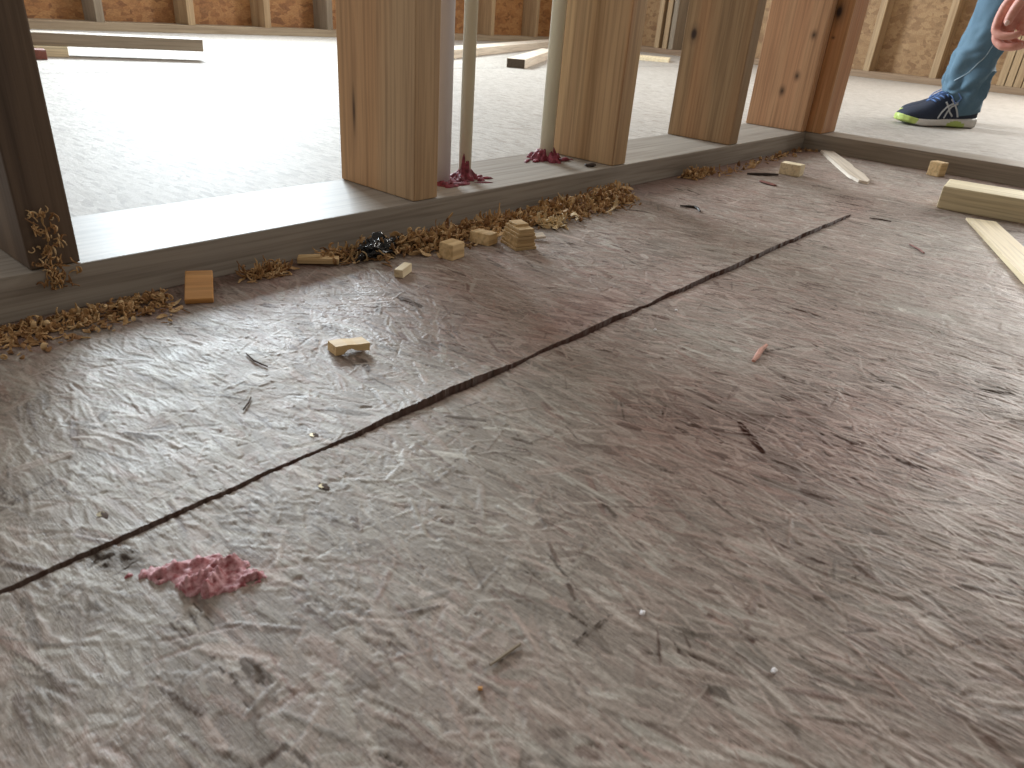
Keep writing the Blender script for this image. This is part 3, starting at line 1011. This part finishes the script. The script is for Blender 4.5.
sliver('wood_splinter', [(0.5617, 0.1947), (0.573, 0.1965), (0.588, 0.200), (0.6036, 0.2013)], 0.0026, 0.002, M_pinkchip, 'small pink splinter on the open floor right of the seam')
sliver('wood_splinter', [(1.3583, 0.5709), (1.375, 0.5575), (1.392, 0.544), (1.4106, 0.5313)], 0.0022, 0.003, M_darkchip, 'thin dark sliver lying left of the pale oblong block')
sliver('wood_splinter', [(1.3189, 0.527), (1.314, 0.510), (1.3072, 0.4932)], 0.0065, 0.002, M_red, 'short reddish brown sliver in front of the thin dark sliver')
sliver('wood_splinter', [(1.0072, 0.5174), (1.0150, 0.509), (1.0215, 0.5012), (1.018, 0.493), (1.0042, 0.4817)], 0.0022, 0.002, M_darkchip, 'dark bent twig of wood on the floor right of the shaving heap')
sliver('wood_splinter', [(0.1705, 0.1381), (0.180, 0.1372), (0.1886, 0.1364)], 0.0010, 0.001, M_board, 'small grey sliver low in the middle of the floor')
sliver('wood_splinter', [(0.1580, 0.1335), (0.1593, 0.1322)], 0.0012, 0.001, M_blockor, 'tiny orange chip low in the middle of the floor')
sliver('wood_splinter', [(1.215, 0.300), (1.222, 0.285), (1.224, 0.270)], 0.0010, 0.001, M_fibre, 'dark thin splinter just past the far end of the seam')
sliver('wood_splinter', [(1.105, 0.212), (1.09, 0.196), (1.075, 0.186)], 0.002, 0.0012, M_red, 'short reddish splinter on the floor left of the shim')
sliver('wood_splinter', [(0.2545, 0.4745), (0.2525, 0.4600), (0.2545, 0.4450)], 0.0006, 0.0008, M_fibre, 'dark lifted sliver in the pale patch left of the broken chip')
sliver('wood_splinter', [(0.2080, 0.400), (0.2160, 0.4065), (0.2210, 0.4120)], 0.0006, 0.0008, M_fibre, 'short dark sliver between the broken chip and the seam')

for x, y, lab in ((0.0969, 0.352, 'nail head sunk in the floor left of the seam, above the pink putty'),
                  (0.1955, 0.2945, 'nail head sunk in the floor on the near side of the seam'),
                  (0.2238, 0.3437, 'nail head sunk in the floor just above the seam')):
    nl = empty('floor_nail', (x, y, 0.0006))
    tag(nl, lab, 'nail')
    bm = tube_bm([(0, 0, -0.006), (0, 0, 0.0), (0, 0, 0.0004)], [0.0012, 0.0012, 0.0021], 14)
    link('nail_head', bm, M_metal, nl)
    bm = bmesh.new()
    bmesh.ops.create_icosphere(bm, subdivisions=3, radius=1)
    for v in bm.verts:
        n1 = 1 + 0.5 * noise.noise(v.co * 2 + Vector((x * 90, 0, 0)))
        v.co = Vector((v.co.x * 0.0022 * n1 + 0.001, v.co.y * 0.0040 * n1 - 0.001, v.co.z * 0.0006 - 0.0001))
    link('torn_fibre', bm, M_fibre, nl)

# crumbs of white plaster on the near floor
for k, (x, y, lab) in enumerate(((0.258, 0.046, 'tiny white crumb at the lower right of the floor'), (0.555, 0.288, 'tiny white crumb below the step in the seam'),
                                 (0.615, 0.300, 'tiny white flake by the narrow part of the seam'), (0.245, 0.107, 'tiny white speck in the lower middle of the floor'))):
    bm = bmesh.new()
    bmesh.ops.create_icosphere(bm, subdivisions=2, radius=1)
    for v in bm.verts:
        v.co = v.co * (1 + 0.4 * noise.noise(v.co * 2 + Vector((k * 5, 0, 0))))
        v.co = Vector((v.co.x * 0.0018, v.co.y * 0.0013, v.co.z * 0.0008 + 0.0012))
    tag(link('plaster_crumb', bm, M_white, loc=(x, y, 0)), lab, 'crumb')

# ------------------------------------------------------------------ lumber in the far room
dirb = Vector((math.cos(R(-20)), math.sin(R(-20)), 0))
nb = Vector((-dirb.y, dirb.x, 0))
pc = Vector((1.372, 2.617, 0)) - dirb * 0.95 + nb * 0.0445
o = link('lumber_board', box_bm(-0.95, 0.95, -0.0445, 0.0445, 0, 0.038, 0.002), M_board, loc=(pc.x, pc.y, 0.0315), rot=(0, 0, R(-20)))
tag(o, 'long weathered board propped on offcuts before the back wall', 'lumber')
block('wood_block', 0.915, 2.815, (0.17, 0.09, 0.031), R(-20), M_pale, 'yellowish offcut under the long weathered board', bev=0.002)
block('wood_block', 0.815, 2.72, (0.17, 0.06, 0.028), R(-12), M_red, 'reddish brown offcut in front of the yellowish one', bev=0.002)
block('wood_block', -0.25, 3.06, (0.09, 0.20, 0.031), R(-20), M_far, 'offcut carrying the far end of the long weathered board', bev=0.002)


def far_board(px_, py_, a, L, w, h, label, end=False):
    """px, py: near right-hand corner; a: direction it runs away in"""
    t = empty('lumber_board', (px_, py_, 0), a)
    tag(t, label, 'lumber')
    link('board_body', box_bm(0.001, L, 0, w, 0, h, 0.003), M_paleboard, t)
    if end:
        link('end_grain', box_bm(0, 0.0012, 0.002, w - 0.002, 0.002, h - 0.002, 0), M_darkend, t)
    return t


far_board(2.705, 2.275, R(31), 1.1, 0.085, 0.040, 'pale board with a dark sawn end, seen between the cream pipes', True)
tb = far_board(2.38, 2.585, R(24), 2.6, 0.12, 0.040, 'long pale board lying behind the one with a dark end')
o = block('wood_block', 4.40, 2.71, (0.26, 0.34, 0.020), R(28), M_pale, 'flat pale offcut on the far floor behind the olive brown stud', bev=0.002)

# ------------------------------------------------------------------ person


def skin_mesh(chains, sub=2):
    """chains: lists of (point, radius); returns an evaluated bmesh of the skinned skeleton(s)"""
    bm = bmesh.new()
    for ch in chains:
        me_ = bpy.data.meshes.new('tmp')
        vs = [tuple(p) for p, r in ch['p']]
        me_.from_pydata(vs, ch['e'] if 'e' in ch else [(i, i + 1) for i in range(len(vs) - 1)], [])
        ob = bpy.data.objects.new('tmp', me_)
        COL.objects.link(ob)
        md = ob.modifiers.new('s', 'SKIN')
        md.use_smooth_shade = True
        for sv, (p, r) in zip(me_.skin_vertices[0].data, ch['p']):
            sv.radius = (r, r) if isinstance(r, (int, float)) else r
            sv.use_root = False
        me_.skin_vertices[0].data[0].use_root = True
        ob.modifiers.new('b', 'SUBSURF').levels = sub
        dg = bpy.context.evaluated_depsgraph_get()
        ev = ob.evaluated_get(dg)
        m2 = bpy.data.meshes.new_from_object(ev)
        bm.from_mesh(m2)
        bpy.data.meshes.remove(m2)
        bpy.data.objects.remove(ob)
        bpy.data.meshes.remove(me_)
    return bm


def remeshed(bm, vox, smooth_it=6):
    me_ = bpy.data.meshes.new('tmp')
    bm.to_mesh(me_)
    bm.free()
    ob = bpy.data.objects.new('tmp', me_)
    COL.objects.link(ob)
    md = ob.modifiers.new('r', 'REMESH')
    md.mode = 'VOXEL'
    md.voxel_size = vox
    s = ob.modifiers.new('s', 'SMOOTH')
    s.iterations = smooth_it
    s.factor = 0.5
    dg = bpy.context.evaluated_depsgraph_get()
    m2 = bpy.data.meshes.new_from_object(ob.evaluated_get(dg))
    bpy.data.objects.remove(ob)
    bpy.data.meshes.remove(me_)
    return m2


M_skin = plain('skin', (0.66, 0.34, 0.27), 0.5, 0.22, 55, 0.4, 0.0, (0.56, 0.235, 0.185))
M_nail = plain('finger_nail', (0.78, 0.55, 0.50), 0.25, 0.05, 30)
M_jean = None
m, nt, bs = mat('blue_denim')
g1 = noisef(nt, mapped(nt, (1, 1, 1)), 900, 2)
g2 = noisef(nt, mapped(nt, (14, 14, 5)), 1.0, 4)
c = mixc(nt, 0.45, ramp(nt, g2, [(0.35, (0.045, 0.10, 0.150)), (0.68, (0.115, 0.21, 0.285))]), ramp(nt, g1, [(0.3, (0.04, 0.09, 0.145)), (0.7, (0.145, 0.24, 0.31))]))
nt.links.new(c, bs.inputs['Base Color'])
bs.inputs['Roughness'].default_value = 0.8
M_jean = m
M_seam = plain('pale_denim_seam', (0.36, 0.46, 0.53), 0.8, 0.2, 200)
M_navy = plain('navy_knit', (0.018, 0.028, 0.055), 0.65, 0.35, 260, 0.4, 0.0006)
M_sole = plain('white_foam', (0.66, 0.64, 0.60), 0.5, 0.08, 40)
M_lime = plain('lime_rubber', (0.46, 0.58, 0.15), 0.45, 0.15, 60)
M_stripe = plain('pale_grey_stripe', (0.52, 0.54, 0.55), 0.45, 0.08, 60)
M_lace = plain('blue_lace', (0.12, 0.22, 0.48), 0.7, 0.25, 300)
M_shirt = plain('grey_shirt', (0.36, 0.37, 0.38), 0.85, 0.1, 200)
M_hair = plain('brown_hair', (0.07, 0.04, 0.025), 0.6, 0.3, 120)

# local frame of the person: +X forward (to where the toe points), +Y its left (towards the camera), origin at the heel of the front shoe
HEEL = Vector((2.935, 0.500, 0.0))
FWD = math.atan2(0.175, -0.215)
person = empty('person', HEEL, FWD)
tag(person, 'person in light blue jeans and navy running shoe, only lower leg and hand in view', 'person')
INV = Matrix.LocRotScale(HEEL, Euler((0, 0, FWD)), None).inverted()


def toL(w):
    return INV @ Vector(w)


# --- shoe
SL = 0.285


def foot_half(t):
    """outline half widths (inner, outer) along the foot, t 0 heel .. 1 toe"""
    w = np.interp(t, [0, .04, .12, .25, .45, .62, .75, .86, .94, .985, 1], [.012, .026, .034, .036, .037, .046, .050, .046, .034, .018, .004])
    return float(w)


shoe = empty('shoe')
shoe.parent = person


def loft(bm, rings, cap=True):
    rr = [[bm.verts.new(p) for p in ring] for ring in rings]
    for a, b in zip(rr[:-1], rr[1:]):
        n = len(a)
        for k in range(n):
            bm.faces.new((a[k], a[(k + 1) % n], b[(k + 1) % n], b[k]))
    if cap:
        bm.faces.new(rr[0][::-1])
        bm.faces.new(rr[-1])
    bmesh.ops.recalc_face_normals(bm, faces=bm.faces)


def sole_top(t):
    return float(np.interp(t, [0, .3, .6, .85, 1], [.036, .030, .026, .026, .034]))


def sole_bot(t):
    return float(np.interp(t, [0, .06, .3, .5, .8, 1], [.006, .0, .0, .0025, .0, .014]))


rings = []
for t in np.linspace(0, 1, 130):
    w = foot_half(t) + 0.003
    zb, zt = sole_bot(t), sole_top(t)
    ring = []
    for k in range(64):
        a = 2 * math.pi * k / 64
        cy_, sz_ = math.cos(a), math.sin(a)
        e = lambda q: math.copysign(abs(q) ** 0.45, q)
        ring.append((t * SL, e(cy_) * w * (1 + 0.06 * (1 - sz_)), (zb + zt) / 2 + e(sz_) * (zt - zb) / 2))
    rings.append(ring)
bm = bmesh.new()
loft(bm, rings)
so = link('sole', bm, [M_sole, M_lime], shoe, smooth=True)
for f in so.data.polygons:
    cc = f.center
    tt = cc.x / SL
    if tt > 0.80 + (0.055 - cc.z) * 1.6 or (0.22 < tt < 0.46 and cc.z < 0.012 + 0.010 * math.sin((tt - 0.22) / 0.24 * math.pi)):
        f.material_index = 1
so.data.update()
rings = []


def upper_top(t):
    return float(np.interp(t, [0, .05, .15, .30, .38, .5, .62, .74, .86, .94, 1], [.078, .092, .096, .100, .104, .092, .076, .062, .053, .044, .034]))


def upper_pt(t, a, grow=0.0):
    w = foot_half(t) * (1.0 if t > .6 else 0.97) + grow
    zb, zt = sole_top(t) - 0.004, upper_top(t) + grow
    narrow = float(np.interp(t, [0, .3, .6, 1], [.80, .72, .80, .9]))
    c1, s1 = math.cos(a), math.sin(a)
    ee = lambda q, p: math.copysign(abs(q) ** p, q)
    y = ee(c1, 0.75) * w * (1 - (1 - narrow) * max(0, s1))
    z = zb + (zt - zb) * max(0, s1) ** 0.8 if s1 > 0 else zb + s1 * 0.004
    return Vector((t * SL, y, z))


for t in np.linspace(0.005, 0.992, 50):
    rings.append([upper_pt(t, 2 * math.pi * k / 36) for k in range(36)])
bm = bmesh.new()
loft(bm, rings)
up = link('upper', bm, [M_navy], shoe, smooth=True)
up.data.update()
# side emblem: two long crossing curves and two short bars, on both sides
for sgn in (1, -1):
    bm = bmesh.new()
    base_a = lambda h_: math.asin(min(max(h_, 0.02), 0.98)) if sgn > 0 else math.pi - math.asin(min(max(h_, 0.02), 0.98))
    curves = ([(0.60, .05), (0.56, .30), (0.50, .50), (0.42, .60), (0.33, .66), (0.24, .70)],
              [(0.51, .04), (0.475, .30), (0.43, .48), (0.36, .56), (0.30, .60), (0.24, .70)],
              [(0.435, .86), (0.40, .60), (0.355, .30), (0.325, .06)],
              [(0.505, .80), (0.475, .50), (0.445, .25), (0.40, .08)])
    for cv in curves:
        ts = np.linspace(0, 1, 16)
        kx = np.linspace(0, 1, len(cv))
        pts = [upper_pt(float(np.interp(q, kx, [c_[0] for c_ in cv])), base_a(float(np.interp(q, kx, [c_[1] for c_ in cv])) * 0.9), 0.0008) for q in ts]
        tube_into(bm, pts, 0.0028, 6)
    link('side_stripe', bm, M_stripe, shoe, smooth=True)
# laces
bm = bmesh.new()
for t in (0.42, 0.47, 0.52, 0.57, 0.62):
    tube_into(bm, [upper_pt(t, a, 0.002) for a in np.linspace(math.pi * 0.36, math.pi * 0.64, 8)], 0.0022, 6)
zt = upper_top(0.42)
tube_into(bm, [(0.122, 0, zt), (0.15, 0.020, zt + 0.006), (0.185, 0.026, zt - 0.008), (0.205, 0.018, zt - 0.024), (0.19, 0.010, zt - 0.018), (0.16, 0.004, zt - 0.004), (0.125, 0, zt)], 0.0018, 6)
tube_into(bm, [(0.122, 0, zt), (0.115, 0.026, zt + 0.008), (0.105, 0.040, zt - 0.010), (0.118, 0.036, zt - 0.028), (0.126, 0.020, zt - 0.006), (0.122, 0, zt)], 0.0020, 6)
tube_into(bm, [(0.122, 0, zt), (0.14, -0.016, zt + 0.004), (0.16, -0.03, zt - 0.014), (0.17, -0.034, zt - 0.03)], 0.0018, 6)
link('lace', bm, M_lace, shoe, smooth=True)

# --- trouser legs: rings along the leg with folds


def leg_rings(path, rads, folds, seed, n=72, seg=48, xy=(1, 1)):
    P = [Vector(p) for p in path]
    ts = np.linspace(0, 1, n)
    kx = np.linspace(0, 1, len(P))
    out = []
    for t in ts:
        c0 = Vector([float(np.interp(t, kx, [p[i] for p in P])) for i in range(3)])
        t1, t0 = min(t + 0.03, 1), max(t - 0.03, 0)
        d = Vector([float(np.interp(t1, kx, [p[i] for p in P]) - np.interp(t0, kx, [p[i] for p in P])) for i in range(3)]).normalized()
        ax = Vector((1, 0, 0)) if abs(d.x) < 0.8 else Vector((0, 0, 1))
        a = (ax - d * ax.dot(d)).normalized()
        b = d.cross(a)
        r = float(np.interp(t, kx, rads))
        fa = float(np.interp(t, kx, folds))
        ring = []
        for k in range(seg):
            an = 2 * math.pi * k / seg
            ca, sa = math.cos(an), math.sin(an)
            w1 = noise.noise((ca * 1.4 + seed, sa * 1.4, t * 9 + ca * 1.2)) + 0.55 * noise.noise((ca * 2.6, sa * 2.6 + seed, t * 22 + ca * 2.0))
            ring.append(c0 + (a * ca * xy[0] + b * sa * xy[1]) * (r * (1 + fa * w1)))
        out.append(ring)
    return out


AX = 0.062      # ankle, forward of the heel
bm = bmesh.new()
loft(bm, leg_rings([(AX - 0.012, 0, 0.046), (AX - 0.002, 0, 0.085), (AX + 0.004, 0, 0.125), (AX + 0.018, 0.0, 0.175), (AX + 0.006, 0, 0.225), (AX - 0.012, 0, 0.30), (AX - 0.016, 0, 0.40), (AX - 0.01, 0, 0.50), (AX - 0.08, 0.0, 0.55), (AX - 0.2, 0.02, 0.555), (AX - 0.40, 0.05, 0.56)],
                   [0.052, 0.057, 0.061, 0.070, 0.064, 0.060, 0.063, 0.067, 0.074, 0.088, 0.10], [.10, .22, .30, .28, .18, .10, .08, .06, .06, .05, .04], 2.2, n=110), cap=True)
j = link('trouser_leg', bm, M_jean, person, smooth=True)
# outer side seam of that leg
bm = bmesh.new()
bvh_pts = []
for z_ in np.linspace(0.14, 0.46, 24):
    yy = 0.078 + 0.004 * math.sin(z_ * 30)
    xx = AX + 0.068 - (z_ - 0.14) * 0.50
    bvh_pts.append((xx, z_))
from mathutils.bvhtree import BVHTree
bt_ = bmesh.new()
bt_.from_mesh(j.data)
tree = BVHTree.FromBMesh(bt_)
sp = []
for xx, z_ in bvh_pts:
    hit = tree.ray_cast(Vector((xx, 0.4, z_)), Vector((0, -1, 0)))
    if hit[0]:
        sp.append(hit[0] + Vector((0, 0.0006, 0)))
bt_.free()
tube_into(bm, sp, 0.0014, 6)
link('trouser_seam', bm, M_seam, j, smooth=True)
# other leg: beside the first one, hidden behind it
bm = bmesh.new()
loft(bm, leg_rings([(-0.06, -0.155, 0.046), (-0.055, -0.155, 0.09), (-0.045, -0.155, 0.14), (-0.055, -0.155, 0.22), (-0.07, -0.155, 0.30), (-0.07, -0.15, 0.40), (-0.07, -0.145, 0.50), (-0.14, -0.14, 0.55), (-0.26, -0.125, 0.555), (-0.42, -0.10, 0.56)],
                   [0.050, 0.055, 0.064, 0.060, 0.060, 0.062, 0.067, 0.074, 0.088, 0.10], [.1, .2, .26, .16, .1, .08, .06, .05, .05, .04], 5.1, n=90))
link('trouser_leg', bm, M_jean, person, smooth=True)
m2 = remeshed(skin_mesh([{'p': [((-0.44, -0.035, 0.53), 0.12), ((-0.40, -0.02, 0.59), 0.15), ((-0.33, -0.0, 0.63), 0.14)]}]), 0.01)
link_mesh('trouser_seat', m2, M_jean, person, smooth=True)
# second shoe (kneeling foot), simple but shod
sh2 = empty('shoe')
sh2.parent = person
sh2.location = (-0.127, -0.154, 0)
for ch in list(shoe.children):
    c2 = ch.copy()
    COL.objects.link(c2)
    c2.parent = sh2

# --- hand, placed in the world and carried into the person's frame
HD = 2.25
Hw = Vector((0, 0, 0.2553)) + (Vector((2.267, 0.387, 0.2960)) - Vector((0, 0, 0.2553))) * (HD / 2.3)     # near the thumb nail
ha = Vector((0.168, -0.985, 0))
hu = Vector((0, 0, 1))
hn = Vector((-0.985, -0.168, 0))


def hp(x, y, z):
    """mm to the right, up, and towards the viewer, from the thumb tip"""
    return toL(Hw + (ha * x + hu * y + hn * z) * 0.001)


fingers = [
    {'p': [(hp(34, 72, 4), .015), (hp(4, 62, 6), .014), (hp(-13, 46, 8), .0135), (hp(-19, 12, 9), .0120), (hp(-19, -14, 14), .0110), (hp(-2, -24, 26), .0096), (hp(20, -22, 31), .0090), (hp(36, -14, 27), .0080)]},
    {'p': [(hp(36, 70, -10), .015), (hp(6, 60, -12), .014), (hp(-9, 42, -12), .0135), (hp(-15, 6, -12), .0122), (hp(-12, -32, -6), .0110), (hp(6, -46, 8), .0098), (hp(30, -46, 16), .0092), (hp(48, -38, 14), .0082)]},
    {'p': [(hp(40, 68, -24), .015), (hp(14, 56, -28), .013), (hp(0, 38, -30), .0128), (hp(-5, 2, -30), .0116), (hp(-2, -30, -26), .0108), (hp(18, -44, -12), .0098), (hp(42, -43, -2), .0092), (hp(58, -34, -2), .008)]},
    {'p': [(hp(46, 66, -34), .013), (hp(26, 50, -42), .0112), (hp(14, 32, -44), .0108), (hp(10, 2, -44), .0098), (hp(16, -24, -40), .0090), (hp(36, -36, -28), .0084), (hp(56, -36, -20), .0078), (hp(68, -30, -16), .007)]},
    {'p': [(hp(54, 92, 12), .018), (hp(30, 74, 26), .018), (hp(12, 50, 33), .0135), (hp(4, 26, 35), .0118), (hp(1, 8, 35), .0104), (hp(0, -1, 34), .0088)]},
    {'p': [(hp(66, 116, -6), (.024, .020)), (hp(50, 88, -8), (.030, .024)), (hp(34, 62, -10), (.032, .026)), (hp(26, 34, -10), (.028, .024)), (hp(26, 8, -8), (.020, .018))]},
    {'p': [(hp(34, 64, -4), .020), (hp(12, 42, -6), .019), (hp(6, 12, -6), .018), (hp(12, -14, 0), .016)]},
    {'p': [(hp(24, 6, 2), .014), (hp(36, -2, 4), .015), (hp(56, -6, 4), .015)]},
    {'p': [(hp(40, 34, 0), .020), (hp(44, 4, 0), .020), (hp(48, -22, 2), .017)]},
    {'p': [(hp(64, 70, 10), .022), (hp(54, 40, 12), .020), (hp(46, 12, 8), .016)]},
]
wrist = hp(66, 112, -6)
elbow = Vector((0.27, 0.42, 0.62))
shoulder = Vector((0.02, 0.28, 0.80))
CH = Vector((-0.08, 0.08, 0.78))
NK = Vector((0.02, 0.13, 0.90))
HEAD = Vector((0.09, 0.15, 1.00))
RS = Vector((-0.03, -0.12, 0.80))
RE = Vector((0.05, -0.19, 0.55))
RW = Vector((0.12, -0.08, 0.58))
arm = [{'p': [(hp(54, 94, -8), .024), (wrist, .025), (wrist.lerp(elbow, .35), .034), (wrist.lerp(elbow, .7), .042), (elbow, .042), (shoulder.lerp(elbow, .5), .048), (shoulder, .06)]}]
hd = lambda x, y, z: HEAD + Vector((x, y, z))
torso = [{'p': [((-0.38, -0.02, 0.60), .12), ((-0.26, 0.02, 0.68), .125), ((-0.15, 0.05, 0.74), .13), (CH, .12), (NK, .06), (NK.lerp(HEAD, .5), .055), (hd(0, 0, 0), .085), (hd(0.01, 0, 0.07), .088), (hd(0, 0, 0.13), .06)]},
         {'p': [(CH, .08), (RS, .06), (RE, .044), (RW, .030), (RW + Vector((0.06, 0.06, 0.01)), .026)]},
         {'p': [(CH, .08), (shoulder, .06)]},
         {'p': [(hd(0.04, 0, 0.055), .03), (hd(0.092, 0, 0.032), .016), (hd(0.108, 0, 0.008), .013)]},
         {'p': [(hd(0.065, 0, -0.03), .03), (hd(0.08, 0, -0.055), .022)]},
         {'p': [(hd(0.01, 0.08, 0.02), .014), (hd(0, 0.092, 0.045), .016)]},
         {'p': [(hd(0.01, -0.08, 0.02), .014), (hd(0, -0.092, 0.045), .016)]}]
HR = RW + Vector((0.06, 0.06, 0.01))
for k in range(4):
    y_ = -0.03 + k * 0.018
    torso.append({'p': [(HR, .014), (HR + Vector((0.035, y_ + 0.03, 0.0)), .010), (HR + Vector((0.070, y_ + 0.04, -0.01)), .009), (HR + Vector((0.085, y_ + 0.04, -0.04)), .008)]})
torso.append({'p': [(HR, .014), (HR + Vector((0.0, 0.05, 0.005)), .011), (HR + Vector((0.02, 0.075, -0.01)), .009)]})
body = link_mesh('body', remeshed(skin_mesh(fingers + arm + torso), 0.0025, 3), M_skin, person, smooth=True)
# nail of the thumb
bm = bmesh.new()
bmesh.ops.create_uvsphere(bm, u_segments=16, v_segments=10, radius=1)
n0 = hp(0, 4, 44.5)
ex_, ey_, ez_ = hp(1, 0, 0) - hp(0, 0, 0), hp(0, 1, 0) - hp(0, 0, 0), hp(0, 0, 1) - hp(0, 0, 0)
for v in bm.verts:
    v.co = n0 + ex_ * v.co.x * 5.0 + ey_ * v.co.y * 6.5 + ez_ * v.co.z * 2.0
link('thumbnail', bm, M_nail, person, smooth=True)
# shirt: body and sleeves
sh_ch = [{'p': [((-0.40, -0.02, 0.62), .145), ((-0.27, 0.02, 0.69), .142), ((-0.16, 0.05, 0.75), .148), (CH, .138), (CH.lerp(NK, .6), .072)]},
         {'p': [(CH, .09), (shoulder, .075), (shoulder.lerp(elbow, .5), .062), (elbow, .056), (elbow.lerp(wrist, .3), .050)]},
         {'p': [(CH, .09), (RS, .075), (RE, .056), (RE.lerp(RW, .6), .046)]}]
link_mesh('shirt', remeshed(skin_mesh(sh_ch), 0.009), M_shirt, person, smooth=True)
bm = bmesh.new()
bmesh.ops.create_icosphere(bm, subdivisions=4, radius=1)
for v in list(bm.verts):
    v.co *= 1 + 0.06 * noise.noise(v.co * 6)
bmesh.ops.delete(bm, geom=[v for v in bm.verts if v.co.z < -0.35 or (v.co.x > 0.45 and v.co.z < 0.45)], context='VERTS')
for v in bm.verts:
    v.co = hd(0.002 + v.co.x * 0.103, v.co.y * 0.096, 0.075 + v.co.z * 0.112)
hair = link('hair', bm, M_hair, person, smooth=True)
hair.modifiers.new('thickness', 'SOLIDIFY').thickness = 0.008
# eyes and mouth
for y_ in (-0.032, 0.032):
    bm = bmesh.new()
    bmesh.ops.create_uvsphere(bm, u_segments=14, v_segments=8, radius=0.012)
    link('eye', bm, M_white, person, loc=hd(0.074, y_, 0.056), smooth=True)
bm = bmesh.new()
tube_into(bm, [hd(0.088, -0.025, -0.016), hd(0.099, 0, -0.017), hd(0.088, 0.025, -0.016)], 0.005, 8)
link('mouth', bm, M_red, person, smooth=True)
